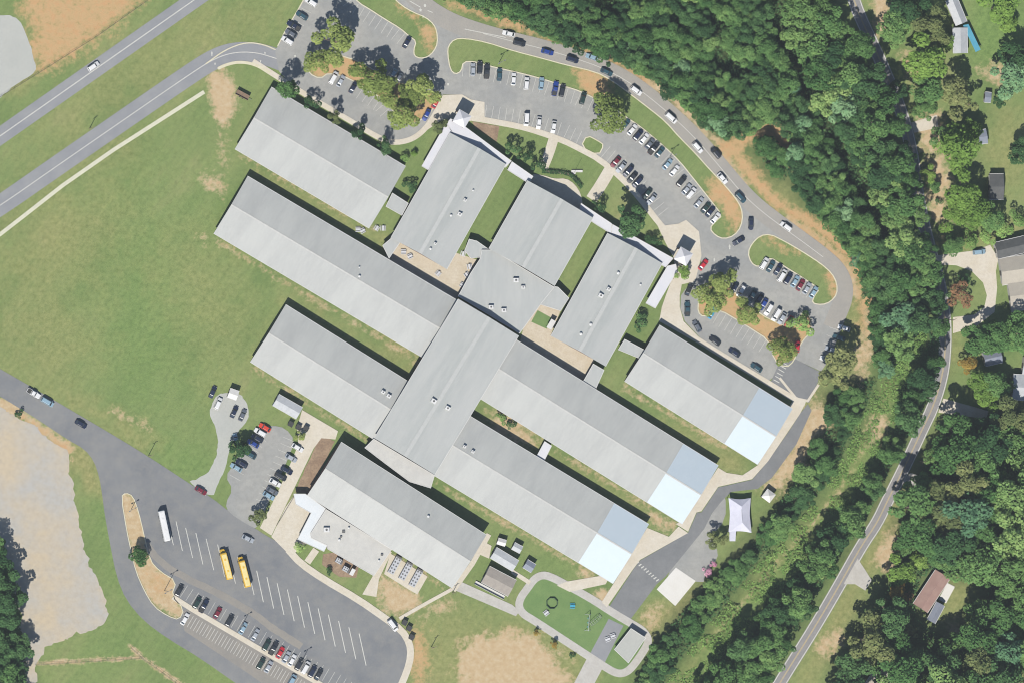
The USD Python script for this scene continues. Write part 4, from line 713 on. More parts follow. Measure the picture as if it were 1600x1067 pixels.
def car(px, py, kind, colour, hx, hy, label, z=.05, group=None):
    """hx, hy: heading in survey axes (y down)"""
    key = kind + '_' + colour.replace(' ', '_').replace('-', '_')
    if key not in car_cls:
        c = clsprim('make_' + key); car_cls[key] = c; build_car(c, kind, 'car_' + colour.replace(' ', '_').replace('-', '_'))
    q = P(px, py, .9)
    place(car_cls[key], {'pickup': 'pickup_truck', 'suv': 'suv', 'sedan': 'sedan', 'van': 'minivan'}[kind], label, 'pickup' if kind == 'pickup' else 'car', (*q, z), math.degrees(math.atan2(-hy, hx)), group=group)
WORD = {'s': 'sedan', 'u': 'suv', 'v': 'van', 'p': 'pickup'}
NICE = {'sedan': 'saloon', 'suv': 'suv', 'van': 'minivan', 'pickup': 'pickup'}
def row(where, group, cars, h, z=.05, end='left'):
    for i, c in enumerate(cars):
        x, y, k, col = c[:4]; hx, hy = c[4] if len(c) > 4 else h
        lab = f'{col} {NICE[WORD[k]]}, {ORD[i]} from {end}, {where}'
        car(x, y, WORD[k], col, hx, hy, lab, z, group)
row('row under the left half of long grass island', 'cars along the ring-road grass island', [
    (739, 109, 's', 'silver', (.03, -1)), (749.5, 106, 'u', 'black', (.04, -1)), (760.5, 112, 'p', 'black', (.06, -1)), (780.5, 117, 's', 'teal', (.06, -1)), (802.5, 124, 's', 'white', (.08, -1)), (822.5, 131, 'u', 'white', (.1, -1)), (846, 131, 's', 'light blue', (.1, -1)),
    (867.5, 139, 'p', 'blue', (.2, -1)), (878.5, 142, 'u', 'black', (.22, -1)), (911, 154, 'u', 'dark green', (.3, -1)), (933, 161, 's', 'navy', (.4, -.9))], (0, -1))
row('row along the right half of long grass island', 'cars along the ring-road grass island', [
    (977, 195, 's', 'teal'), (988, 203, 's', 'white'), (997, 211, 'u', 'navy'), (1006.5, 217, 's', 'white'), (1015.5, 225, 's', 'grey'), (1021.5, 232, 'p', 'black'), (1031, 238, 's', 'teal'), (1043, 257, 's', 'light blue'), (1054, 267, 's', 'white'), (1065, 283.5, 'u', 'black'),
    (1073, 296, 's', 'silver'), (1080, 302, 'u', 'white'), (1092, 317, 's', 'silver'), (1103, 325, 's', 'dark green'), (1110, 331, 's', 'navy'), (1118, 341, 's', 'white')], (.64, -.77))
row('front row beside the path from the left canopy', 'cars in the row before the front lawns', [(822.5, 187, 'v', 'white', (-.06, 1)), (842, 192.5, 's', 'white', (-.1, 1)), (865, 199, 's', 'white', (-.16, 1))], (0, 1))
row('front row below the small square grass island', 'cars in the row before the front lawns', [(962, 253.5, 's', 'maroon'), (970.5, 262, 's', 'silver'), (981.5, 268, 'u', 'navy'), (988, 278, 's', 'black'), (996, 285, 'u', 'navy'), (1011, 303, 's', 'dark green'), (1018, 312, 's', 'silver')], (-.66, .75))
row('bays beside the grass at the top left car park', 'cars at the edge of the tree-dotted car park', [(486, 4, 'u', 'white'), (472, 25, 's', 'teal'), (459, 41, 'p', 'navy'), (455, 53, 's', 'grey'), (449, 64, 'u', 'white')], (-.84, -.54))
row('around the top left tree island', 'cars beside the tree island', [(521, 122, 'v', 'white', (.5, -.86)), (532.5, 127, 's', 'silver', (.5, -.86)), (552, 137, 's', 'navy', (.5, -.86)), (614, 117, 's', 'light blue', (-.5, .86)), (622.5, 123, 's', 'grey', (-.5, .86))], (.5, -.86))
car(636, 66.5, 'sedan', 'navy', .5, -.86, 'lone navy saloon car in the empty bays under the top grass island', .05)
car(681, 160.5, 'sedan', 'red', .45, -.89, 'bright red saloon car at the curved kerb by the left entrance canopy', .05); car(666.5, 180, 'sedan', 'blue', -.45, .89, 'blue saloon car waiting at the curved kerb below the red car', .05)
row('row under the eastern grass island', 'cars under the eastern grass island', [(1194, 412, 'u', 'white'), (1204.5, 416.5, 's', 'teal'), (1216, 421, 's', 'navy'), (1222, 431, 'v', 'white'), (1231.5, 435.5, 'u', 'navy'), (1242.5, 440, 's', 'light blue'), (1251, 445.5, 's', 'maroon'), (1261, 451, 's', 'silver'), (1271.5, 457, 's', 'light blue')], (.52, -.85))
row('row on the upper edge of eastern tree island', 'cars on the eastern tree island', [(1147, 451, 's', 'navy'), (1158, 455, 'u', 'white'), (1175.5, 462, 's', 'teal'), (1186.5, 468.5, 's', 'navy'), (1193, 476, 's', 'blue'), (1201, 484, 'u', 'white'), (1213, 492, 'v', 'white'), (1222, 498, 's', 'silver'), (1233, 502.5, 's', 'red')], (-.52, .85))
row('queue along the eastern school kerb', 'cars queuing at the eastern kerb', [(1076.5, 453, 's', 'black', (.4, -.92)), (1073.8, 483, 'p', 'teal', (0, -1)), (1089, 510, 's', 'grey', (-.5, -.86)), (1117, 532.5, 's', 'black', (-.8, -.6)), (1147.5, 550.5, 's', 'navy', (-.83, -.56)), (1182, 574, 's', 'teal', (-.83, -.56))], (0, -1))
car(1112.5, 489, 'sedan', 'turquoise', .5, -.86, 'turquoise saloon car alone in the empty bays by the eastern tree island'); car(1099, 414, 'sedan', 'red', .62, -.78, 'red saloon car by the right entrance canopy')
car(1154, 377, 'sedan', 'navy', -.86, .5, 'navy saloon car turning in at the tip of the long grass island'); car(1246, 541, 'sedan', 'red', .1, -1, 'red saloon car half under the tree by the dark asphalt apron')
row('right edge of the eastern car park', 'cars at the right edge of the eastern car park', [(1319, 512.5, 's', 'white'), (1311, 527.5, 's', 'teal'), (1299, 546, 's', 'silver'), (1291, 561, 's', 'white')], (-.95, -.3), end='upper end')
RT = [(795, 53, 's', 'white'), (811.5, 68, 'u', 'black'), (855.5, 81.5, 's', 'blue'), (894.5, 93.5, 'u', 'navy'), (925, 89.5, 's', 'light blue'), (948, 113, 's', 'teal'), (994, 142, 'u', 'white'), (1048.5, 184.5, 'v', 'white'), (1090, 231, 'u', 'white'), (1118.5, 239.5, 'u', 'black'), (1129, 279, 's', 'white'), (1157, 309, 'u', 'teal'), (1173.5, 350, 's', 'navy', (0, 1)), (1228, 354.5, 'u', 'white')]
rp = sm(ring_pts, 2)
for i, c in enumerate(RT):
    k = int(np.argmin(((rp - np.array(c[:2])) ** 2).sum(1))); d = rp[min(k + 1, len(rp) - 1)] - rp[max(k - 1, 0)]
    hx, hy = c[4] if len(c) > 4 else d
    side = 'outer' if i in (0, 4, 9, 13) else 'inner'
    if side == 'outer': hx, hy = -hx, -hy
    car(c[0], c[1], WORD[c[2]], c[3], hx, hy, f'{c[3]} {NICE[WORD[c[2]]]} driving on ring road, {ORD[i]} from upper left end', .075, 'cars on the ring road')
car(146, 104, 'suv', 'white', .82, -.57, 'white sport utility car driving on the highway at the upper left', .05)
row('drive beside the gravel lot', 'cars on the bus park drive', [(52.5, 614, 'p', 'white'), (74, 627.5, 'v', 'light blue'), (126.5, 662, 's', 'navy')], (.86, .5))
car(314, 766, 'sedan', 'maroon', .86, .5, 'maroon saloon car where the gravel turnaround meets the bus park drive', .05); car(387.5, 841, 'sedan', 'silver', .9, .43, 'silver saloon car passing the mouth of the staff car park', .05); car(613.5, 976, 'van', 'white', .6, .8, 'white minivan at the rounded right corner of the bus park', .05)
row('gravel turnaround', 'cars on the gravel turnaround', [(332.5, 612, 's', 'navy'), (341, 630, 'u', 'white'), (366, 643, 's', 'navy'), (379, 648, 's', 'grey')], (.42, -.91), .04)
row('left row of the small staff car park', 'cars in the left row of the staff car park', [(414, 667.5, 's', 'orange-red'), (406.5, 675, 'u', 'white'), (402, 684.5, 's', 'navy'), (395.5, 692.5, 's', 'blue'), (391, 710, 's', 'teal'), (377.5, 724, 's', 'navy'), (369, 730, 's', 'light blue')], (-.85, -.5), .065, end='upper end')
row('right row of the small staff car park', 'cars in the right row of the staff car park', [(465, 699, 's', 'white'), (455, 715, 's', 'silver'), (448, 734.5, 's', 'navy'), (438.5, 744, 'u', 'black'), (430, 753.5, 's', 'white'), (425.5, 766.5, 's', 'grey'), (420, 774, 's', 'light blue')], (.85, .5), .065, end='upper end')
car(368.5, 686.5, 'sedan', 'light blue', -.2, -1, 'light blue saloon car on the grass strip beside the dark bushy tree', .05)
row('row above the pale walk in the bus park', 'cars along the upper side of the centre walk', [(280, 922, 'u', 'black'), (308, 941, 'u', 'dark green'), (318.5, 946, 'p', 'navy'), (340, 957, 's', 'maroon'), (358.5, 969, 'u', 'black'), (380, 981, 's', 'light blue'), (399, 991, 's', 'silver'), (416.5, 1007, 'u', 'dark green'), (427.5, 1012, 'p', 'black'), (438, 1019, 's', 'red'), (447.5, 1026, 's', 'silver'), (456.5, 1031, 's', 'white'), (467.5, 1037.5, 'u', 'black'), (477.5, 1042.5, 'v', 'white'), (488, 1048.5, 'u', 'navy'), (498, 1053, 's', 'black')], (.5, -.87))
row('row below the pale walk in the bus park', 'cars along the lower side of the centre walk', [(289, 966.5, 's', 'white'), (407.5, 1036, 'u', 'dark green'), (419.5, 1041, 's', 'silver'), (456, 1063, 'v', 'light blue')], (.5, -.87), .07)

def bus(px, py, label, yellow, hx, hy):
    q = P(px, py, 2); t = thing('school_bus' if yellow else 'coach', label, 'bus', q[0], q[1], .05, math.degrees(math.atan2(-hy, hx)))
    m = 'bus_yellow' if yellow else 'bus_white'; x1 = 4.35 if yellow else 5.75
    st = [(-5.75, 1.1, .5, 2.95), (-5.6, 1.2, .45, 3.1), (x1 - .35, 1.2, .45, 3.1), (x1, 1.08, .5, 2.9)]
    obj('body', loft(st), m, t)
    if yellow: obj('hood', loft([(4.2, 1.02, .5, 1.75), (5.3, .98, .5, 1.62), (5.75, .82, .55, 1.4)]), m, t)
    obj('roof_panel', loft([(-5.3, .86, 3.06, 3.16), (x1 - .6, .86, 3.06, 3.16)]), 'pale_roof' if yellow else 'bus_white', t)
    for x in (-2.6, 1.8): obj('roof_hatch', box(x - .35, x + .35, -.35, .35, 3.14, 3.24), m, t)
    obj('windshield', box(x1 - .06, x1 + .03, -.95, .95, 1.7, 2.6), 'glass_dark', t)
    for s in (-1, 1):
        x = -5.2
        while x < x1 - 1.3: obj('window', box(x, x + .7, s * 1.2 - .02, s * 1.2 + .02, 1.75, 2.45), 'glass_dark', t); x += .88
        obj('mirror', box(x1 + .1, x1 + .3, s * 1.35 - .14, s * 1.35 + .14, 1.9, 2.5), 'rubber', t)
        for wx in (-3.6, 3.9):
            mm = cyl(0, 0, -.15, .15, .5, 12); mm.apply_transform(trimesh.transformations.rotation_matrix(np.pi / 2, [1, 0, 0])); mm.apply_translation([wx, s * 1.05, .5]); obj('wheel', mm, 'rubber', t)
        obj('rub_rail', box(-5.6, x1 - .4, s * 1.21 - .02, s * 1.21 + .02, 1.2, 1.28), 'rubber', t)
bus(256.5, 821, 'white bus parked at the left end of the bus bays', False, .21, .98); bus(353, 881, 'left of the two yellow school buses in the bus bays', True, -.25, -.97); bus(381.5, 893, 'right of the two yellow school buses in the bus bays', True, -.25, -.97)

# ------------------------------------------------------------------ trees and plants
rng = np.random.default_rng(7)
def leaf_quads(ctr, nrm, size, rg):
    n_ = len(ctr); r = rg.normal(size=(n_, 3)); a = np.cross(nrm, r); a /= np.linalg.norm(a, axis=1, keepdims=True) + 1e-9; b = np.cross(nrm, a)
    s = size[:, None] * .5; asp = rg.uniform(.6, 1.0, (n_, 1))
    v = np.stack([ctr - a * s - b * s * asp * .5, ctr + a * s * .2 - b * s * asp, ctr + a * s + b * s * asp * .4, ctr - a * s * .3 + b * s * asp], 1).reshape(-1, 3)
    f = np.arange(n_ * 4).reshape(-1, 4); return v, f
def crown_mesh(seed, R, H, base, lobes, nleaf, lsize, conic=False):
    rg = np.random.default_rng(seed); cs = []; mid = (base + H) / 2; hh = (H - base) / 2
    for k in range(lobes):
        a = k * 2.399 + rg.uniform(-.5, .5); rr = R * (.0 if k == 0 else rg.uniform(.3, 1.0)); zz = mid + hh * rg.uniform(-.6, .6) - rr / R * hh * .4
        if k == 0: zz = H - R * .55
        if conic: zz = base + (H - base) * (k + .5) / lobes; rr = R * .3 * (1 - k / lobes) * rg.uniform(.3, 1)
        lr = R * rg.uniform(.2, .48) * (1.2 - .45 * rr / R) if not conic else R * (.75 - .6 * k / lobes)
        cs.append((rr * math.cos(a), rr * math.sin(a), zz, lr))
    cs = np.array(cs); w = cs[:, 3] ** 2; idx = rg.choice(lobes, nleaf, p=w / w.sum())
    d = rg.normal(size=(nleaf, 3)); d[:, 2] = np.abs(d[:, 2]) * .9 + rg.uniform(-.55, .2, nleaf); d /= np.linalg.norm(d, axis=1, keepdims=True)
    rad = cs[idx, 3] * rg.uniform(.62, 1.1, nleaf) ** .7
    rad *= .82 + .36 * meshkit.fbm(d * 2.2 + idx[:, None] * 7.1 + seed, 3, seed)
    p = cs[idx, :3] + d * rad[:, None] * np.array([1, 1, .82])
    nn = d * .5 + np.array([0, 0, .8]) + rg.normal(size=(nleaf, 3)) * .42; nn /= np.linalg.norm(nn, axis=1, keepdims=True)
    return leaf_quads(p, nn, lsize * rg.uniform(.6, 1.35, nleaf), rg), cs
TREES = {}
KINDS = {  # name, leaf material, lobes, leaves, leaf size, conic
    'dark': ('dense_tree', 'leaf_dark', 16, 2900, .5, False), 'mid': ('broadleaf_tree', 'leaf_mid', 17, 2900, .5, False), 'pale': ('pale_tree', 'leaf_pale', 16, 2600, .5, False),
    'pine': ('pine_tree', 'leaf_blue', 12, 2000, .55, False), 'olive': ('shade_tree', 'leaf_olive', 13, 2300, .5, False), 'lime': ('garden_tree', 'leaf_lime', 14, 2100, .5, False),
    'brown': ('dry_tree', 'leaf_brown', 12, 2000, .5, False), 'red': ('red_tree', 'leaf_red', 8, 1200, .5, False), 'rust': ('autumn_tree', 'leaf_rust', 8, 1200, .5, False), 'shrub': ('shrub', 'leaf_shrub', 6, 900, .5, False), 'dshrub': ('shrub', 'leaf_dark', 6, 900, .5, False), 'pink': ('flowering_shrub', 'leaf_pink', 6, 900, .5, False)}
def tree_cls(kind, v):
    if (kind, v) in TREES: return TREES[kind, v]
    nm, lm, lobes, nl, ls, con = KINDS[kind]; c = clsprim(f'make_{kind}_plant_{"abcdef"[v]}'); seed = 100 + 13 * v + sum(map(ord, kind))
    low = kind in ('shrub', 'dshrub', 'pink'); H, base = (7.0, .8) if low else (10.5, 3.2)
    (v_, f_), cs = crown_mesh(seed, 4.5, H, base, lobes, nl, ls, con)
    tr = [cyl(0, 0, -.3, base + 1.0, .34, 9, .22)]
    for q in cs[1:7]: tr.append(bar((0, 0, base * .8), q[:3], .09, 5))
    obj('trunk', cat_(tr), 'bark', c); obj('crown', (v_, f_), lm, c); TREES[kind, v] = c; return c
tcount = 0
def tree(px, py, rpx, kind, label, group=None, tall=1.0, cat=None):
    global tcount
    nm = KINDS[kind][0]; R = rpx * S * (1.4 if KINDS[kind][0] == 'shrub' else 1.14); s = R / 4.5; sz = s * tall; low = kind in ('shrub', 'dshrub', 'pink')
    zc = (4.5 if low else 7.0) * sz; q = P(px, py, zc); v = tcount % (6 if kind in ('dark', 'mid', 'pale') else 2); tcount += 1
    place(tree_cls(kind, v), nm, label, cat or ('shrub' if low else 'tree'), (*q, 0), float(rng.uniform(0, 360)), (s, s * rng.uniform(.92, 1.08), sz), group)
LOT = 'spreading olive-green tree '
for a in ((530, 64, 27, 'olive', LOT + 'nearest the drive on the top left tree island'), (497, 97, 17, 'olive', 'smaller olive tree at the left tip of the top left tree island'), (581, 124, 25, 'olive', LOT + 'in the middle of the top left tree island'), (604, 139, 17, 'olive', 'olive tree overlapping the middle tree of the top left island'),
          (664, 138, 22, 'olive', LOT + 'nearest the ring road on the top left tree island'), (645, 148, 18, 'olive', 'olive tree between the two right-hand trees of the top left island'), (627, 178, 24, 'olive', LOT + 'at the lowest corner of the top left tree island'),
          (952, 178, 25, 'olive', 'yellowish spreading tree on the long grass island beside the ring road'), (1130, 441, 19, 'olive', 'olive tree at the upper left tip of the eastern tree island'), (1110, 468, 19, 'olive', 'olive tree beside the turquoise car on the eastern tree island'), (1168, 489, 19, 'olive', 'olive tree in the middle of the eastern tree island'),
          (1224, 548, 18, 'olive', 'olive tree by the dark asphalt apron'), (1252, 506, 15, 'shrub', 'rounded green tree at the right tip of the eastern tree island'), (1311, 572, 27, 'brown', 'large olive-brown tree overhanging the white car at the right edge of the car park'),
          (452, 138, 14, 'mid', 'largest tree in the row along the wing by the drive, at its left end', None, 1.75), (489, 162, 10.5, 'dshrub', 'second small tree from the left along the wing by the drive', None, 1.75), (523, 183, 9.5, 'brown', 'third and smallest tree along the wing by the drive', None, 1.75), (563, 206, 10, 'dshrub', 'fourth small tree from the left along the wing by the drive', None, 1.75), (602, 227, 11, 'dshrub', 'fifth small tree from the left along the wing by the drive', None, 1.75), (634, 249, 7, 'shrub', 'small bush on the grass at the right end of the wing by the drive'),
          (687, 197, 10, 'brown', 'brownish tree between the blue car and the left entrance canopy'), (802, 233, 9.5, 'dshrub', 'left of the three round bushes on the front lawn', None, 1.75), (822, 245, 9, 'dshrub', 'middle of the three round bushes on the front lawn', None, 1.75), (842, 257, 9.5, 'dshrub', 'right of the three round bushes on the front lawn', None, 1.75), (936, 322, 8.5, 'dshrub', 'round bush beside the path at the middle front block', None, 1.75), (986, 346, 23, 'dark', 'large dark green tree on the lawn before the right front block'), (1022, 376, 10, 'dshrub', 'dark bush by the right end of the front lawn'),
          (1067, 427, 11, 'lime', 'bright yellow-green bush under the right entrance canopy'), (1003, 505, 11, 'dshrub', 'dark bush in the small court beside the right front block'), (641, 290, 9, 'dshrub', 'dark bush in the small grass court by the left front block'), (648, 240, 5, 'lime', 'tiny green bush at the corner of the left white canopy'),
          (375, 702, 15, 'dark', 'dark bushy tree on the strip beside the gravel turnaround'), (470, 682, 7, 'olive', 'small olive bush at the corner of the staff car park'), (404, 806, 12, 'brown', 'rounded tree at the mouth of the staff car park'), (219, 869, 13, 'mid', 'green tree on the brown island of the bus park loop'), (31, 646, 6, 'dshrub', 'small bush between the bus drive and the gravel lot'), (515, 892, 5, 'dshrub', 'tiny dark bush in the bed below the flat annex'), (467, 853, 7, 'shrub', 'low green bush at the corner of the bright white canopy'),
          (785, 652, 7, 'shrub', 'left shrub in the gap between the two lower eastern wings'), (800, 664, 6.5, 'dshrub', 'right shrub in the gap between the two lower eastern wings'), (1119, 843, 13, 'brown', 'rounded grey-green tree beside the lilac shade canopy'), (838, 988, 5, 'rust', 'left small tree along the lower side of the play loop'), (866, 1007, 6, 'rust', 'middle small tree along the lower side of the play loop'), (895, 1024, 4, 'dshrub', 'tiny right-hand shrub along the lower side of the play loop'),
          (1115, 880, 5.5, 'pink', 'upper pink flowering shrub by the play yard'), (1107, 893, 7, 'pink', 'lower pink flowering shrub by the play yard')):
    tree(*a)
GARDEN = ((1398, 45, 22, 'mid', 'green tree left of the top garden'), (1420, 14, 24, 'dark', 'dark tree at the top edge beside the cream track'), (1458, 40, 26, 'brown', 'olive-brown tree beside the grey house roof'), (1444, 92, 31, 'lime', 'large yellow-green tree left of the blue awning house'), (1480, 66, 12, 'lime', 'small yellow-green tree touching the pale roof of the blue awning house'),
          (1452, 142, 23, 'mid', 'green tree above the cream track by the road'), (1446, 168, 17, 'pale', 'pale green tree just above the cream track'), (1496, 152, 26, 'brown', 'olive-brown tree in the middle garden'), (1500, 232, 34, 'lime', 'huge yellow-green tree left of the blue-grey shed roof'), (1478, 214, 16, 'mid', 'green tree at the upper left of the huge yellow-green tree'), (1518, 205, 18, 'lime', 'yellow-green tree touching the blue-grey shed'),
          (1505, 302, 26, 'lime', 'yellow-green tree left of the dark-roofed house'), (1528, 330, 26, 'lime', 'yellow-green tree below the dark-roofed house'), (1492, 338, 20, 'lime', 'yellow-green tree nearest the dirt track'), (1546, 342, 20, 'mid', 'green tree right of the three yellow-green ones'), (1584, 126, 26, 'pine', 'blue-green tree in the long back garden'), (1590, 92, 22, 'dark', 'dark tree at the right edge above the blue-green tree'), (1562, 12, 24, 'lime', 'bright yellow-green tree at the top right garden'), (1578, 38, 14, 'lime', 'small bright tree below the top right one'),
          (1594, 236, 16, 'dark', 'dark tree at the right edge level with the blue-grey shed'), (1562, 158, 9, 'dark', 'small dark round bush right of the tiny lilac shed'), (1450, 272, 12, 'lime', 'small yellow-green tree on the dirt verge'), (1460, 292, 9, 'mid', 'small green tree on the dirt verge'), (1468, 316, 5, 'dshrub', 'tiny bush on the dirt verge'), (1490, 384, 15, 'mid', 'green bush at the mouth of the looped driveway'), (1515, 378, 11, 'shrub', 'low green hedge bush along the lawn left'), (1540, 368, 12, 'shrub', 'low green hedge bush along the lawn middle'), (1568, 356, 12, 'shrub', 'low green hedge bush along the lawn right'), (1592, 345, 12, 'shrub', 'low green hedge bush at the right edge of the lawn'),
          (1502, 462, 17, 'red', 'rust-brown tree in the middle of the driveway loop'), (1506, 438, 8, 'dark', 'dark bush at the top of the driveway loop'), (1536, 530, 23, 'mid', 'left tree of the row below the looped driveway'), (1562, 526, 21, 'mid', 'middle tree of the row below the looped driveway'), (1590, 522, 25, 'mid', 'right tree of the row below the looped driveway'), (1514, 567, 15, 'rust', 'golden yellow tree on the verge lawn'), (1534, 596, 19, 'lime', 'left of the trees below the shaded grey house'), (1556, 602, 20, 'mid', 'middle of the trees below the shaded grey house'), (1545, 622, 17, 'lime', 'lowest of the trees below the shaded grey house'), (1577, 607, 9, 'pale', 'small pale tree touching the light grey roof'),
          (1404, 924, 14, 'rust', 'rust and yellow tree left of the pink roof'), (1417, 931, 8, 'red', 'small red tree touching the pink roof'), (1406, 892, 20, 'lime', 'yellow-green tree above the pink roof on the left'), (1436, 876, 15, 'lime', 'yellow-green tree just above the pink roof'), (1424, 985, 10, 'brown', 'grey-leaved tree below the pink roof'))
for a in GARDEN: tree(*a)
ADJ = {'dark': 'dark green', 'mid': 'mid green', 'pale': 'pale green', 'pine': 'blue-green', 'brown': 'olive-brown'}
RO = {i: i if i < 2 else i + 1 for i in range(21)}; RO[11] = 2
for i in range(12, 21): RO[i] = i
ROAD_TREES = ((1352, 74, 15, 'mid'), (1368, 118, 17, 'dark'), (1384, 156, 19, 'mid'), (1402, 196, 18, 'mid'), (1416, 240, 16, 'dark'), (1426, 286, 17, 'mid'), (1432, 334, 15, 'pale'), (1444, 384, 15, 'mid'), (1456, 424, 17, 'mid'), (1466, 466, 15, 'dark'), (1472, 512, 13, 'mid'), (1406, 140, 12, 'dark'), (1462, 566, 13, 'mid'), (1450, 610, 14, 'dark'), (1402, 708, 12, 'mid'), (1368, 768, 13, 'dark'), (1336, 828, 13, 'mid'), (1298, 890, 12, 'mid'), (1262, 948, 13, 'dark'), (1226, 1006, 13, 'mid'), (1196, 1058, 13, 'mid'))
for i, (x, y, r, k) in enumerate(ROAD_TREES):
    tree(x, y, r, k, f'tall {ADJ[k]} tree overhanging the left edge of the country road, {ORD[RO[i]]} from top', None, 1.75)
GL = [a[:3] for a in GARDEN]
# woodland: scattered trunks, each tree on its own
SPOTS = [((740, 40), 'at the top near the highway end'), ((860, 40), 'above the first ring-road bend'), ((960, 60), 'above the row of ring-road cars'), ((1060, 120), 'by the crown of the ring road'), ((1000, 20), 'at the top edge, middle'), ((1120, 60), 'around the shaded pond-like gap'), ((1130, 180), 'above the orange clearing'), ((1220, 60), 'at the top edge, right'), ((1270, 140), 'left of the long shaded gap'), ((1200, 250), 'inside the orange clearing'), ((1290, 240), 'right of the orange clearing'), ((1370, 180), 'where the country road is hidden'), ((1390, 260), 'beside the country road bend'), ((1300, 330), 'above the tan bank'), ((1400, 350), 'opposite the dirt track'), ((1370, 430), 'behind the ring-road loop'), ((1430, 430), 'opposite the driveway loop'), ((1400, 520), 'right of the tan footpath'),
         ((1310, 650), 'by the asphalt apron bank'), ((1260, 740), 'along the service drive bend'), ((1200, 820), 'behind the cream shelter'), ((1150, 890), 'behind the pink shrubs'), ((1090, 960), 'behind the ball court'), ((1030, 1030), 'behind the play loop'),
         ((1440, 570), 'at the head of the overgrown cutting'), ((1420, 640), 'beside the straight of the country road'), ((1370, 740), 'by the yellow-lined road'), ((1320, 830), 'left of the cream driveway mouth'), ((1260, 910), 'in the wide shaded hollow'), ((1190, 990), 'below the dirt trail'), ((1120, 1050), 'at the bottom edge, left'),
         ((1480, 700), 'above the shaded drive'), ((1560, 690), 'at the right edge under the grey house'), ((1460, 780), 'beside the dirt verge'), ((1550, 780), 'in the tall grey-green stand'), ((1590, 860), 'at the right edge above the lawn'), ((1440, 850), 'above the pink roof'), ((1540, 880), 'right of the pink roof'), ((1390, 960), 'left of the pink house lawn'), ((1360, 1020), 'above the bottom edge house'), ((1450, 1020), 'in the dark hollow under the lawn'), ((1560, 980), 'right of the lawn'), ((1520, 1050), 'at the bottom right edge'),
         ((10, 880), 'upper end of the left edge belt'), ((15, 960), 'middle of the left edge belt'), ((20, 1040), 'lower end of the left edge belt')]
ZN = {'N': 'northern wood', 'G': 'northern wood', 'W': 'wood beside the service drive', 'E': 'tree belt by the country road', 'S': 'woodland around the pink house', 'L': 'tree belt on the left edge'}
ADJ = {'dark': 'dark green', 'mid': 'mid green', 'pale': 'pale green', 'pine': 'blue-green', 'brown': 'olive-brown'}
PENDING = []
def scatter(zone, seed, rmin, rmax, mix, tall, crowd=.70, gaps=(), edge=-1.9):
    rg = np.random.default_rng(seed); pg = WOODS[zone]; x0, y0, x1, y1 = pg.bounds; got = []; tries = int(pg.area * 1.3); pin = pg.buffer(edge)
    for k in range(tries):
        r = rng_r = (rmin + (rmax - rmin) * (1 - k / tries) ** 1.5 * rg.uniform(.75, 1.0)) * S
        x, y = rg.uniform(x0, x1), rg.uniform(y0, y1)
        if not pin.contains(Point(x, y)): continue
        px, py = x / S + 800, 533.5 - y / S
        if not (-30 < px < 1630 and -30 < py < 1100): continue
        if any((px - g[0]) ** 2 + (py - g[1]) ** 2 < (g[2] + r / S * .6) ** 2 for g in gaps): continue
        if got and (np.hypot(np.array(got)[:, 0] - x, np.array(got)[:, 1] - y) < crowd * (np.array(got)[:, 2] + r)).any(): continue
        got.append((x, y, r))
    for x, y, r in got:
        px, py = x / S + 800, 533.5 - y / S; kind = rg.choice(list(mix), p=np.array(list(mix.values())) / sum(mix.values()))
        sp = min(SPOTS, key=lambda q: (q[0][0] - px) ** 2 + (q[0][1] - py) ** 2)[1]; rp_ = r / S
        size = 'large' if rp_ > 19 else 'small' if rp_ < 13 else 'medium'
        PENDING.append((px, py, rp_ * 1.12, str(kind), f'{size} {ADJ[kind]}', sp, tall * float(rg.uniform(.75, 1.25))))
    return got
DARKGAP = [(1122, 30, 9), (1122, 58, 8), (945, 8, 18), (1128, 92, 20), (1152, 108, 14), (1330, 36, 18), (1415, 470, 12)]
SEAM = line([(1206, -60), (1212, 20), (1232, 80), (1255, 132), (1284, 185), (1312, 238), (1345, 300), (1372, 350), (1395, 395)], 1)
left_of = Polygon(list(SEAM.coords) + [tuple(G(1395, 700)), tuple(G(600, 700)), tuple(G(600, -60))]).buffer(0)
WOODS['Na'] = WOODS['N'].intersection(left_of).difference(SEAM.buffer(1.6)); WOODS['Nb'] = WOODS['N'].difference(left_of).difference(SEAM.buffer(4.6))
scatter('Na', 21, 8, 16, {'dark': 3, 'mid': 6, 'pale': .8, 'pine': .5}, 1.15, .6, gaps=DARKGAP, edge=-1.2)
scatter('Nb', 41, 13, 23, {'dark': 1.5, 'mid': 5, 'pale': 2.5, 'pine': .5}, 1.2, .62, gaps=DARKGAP, edge=-1.6)
del WOODS['Na'], WOODS['Nb']
scatter('G', 5, 9, 15, {'mid': 3, 'dark': 1}, .9); scatter('W', 22, 9, 18, {'dark': 2, 'mid': 5, 'pale': 1.5}, .85, .6, edge=-2.4)
scatter('E', 23, 11, 21, {'dark': 3, 'mid': 5, 'pale': 1}, 1.25, .6, gaps=[(1168, 962, 10), (1245, 888, 12)], edge=-2.2)
scatter('S', 24, 10, 30, {'dark': 2, 'mid': 4, 'pale': 2, 'brown': 1.2, 'pine': .4}, 1.2, .7, gaps=GL + [(1460, 690, 14), (1470, 740, 20), (1455, 1005, 22), (1375, 945, 12), (1500, 1040, 16), (1560, 925, 18), (1515, 950, 8)]); scatter('L', 25, 12, 22, {'dark': 3, 'mid': 2}, 1.0)
byg = {}
for q in PENDING: byg.setdefault((q[4], q[5]), []).append(q)
for (look, sp), qs in byg.items():
    for i, q in enumerate(sorted(qs)):
        lb = f'{look} tree {sp}' + ('' if len(qs) == 1 else f', {ORD[i]} from left' if i < len(ORD) else f', number {i + 1} from left')
        tree(q[0], q[1], q[2], q[3], lb, f'{look} trees {sp}' if len(qs) > 1 else None, q[6])
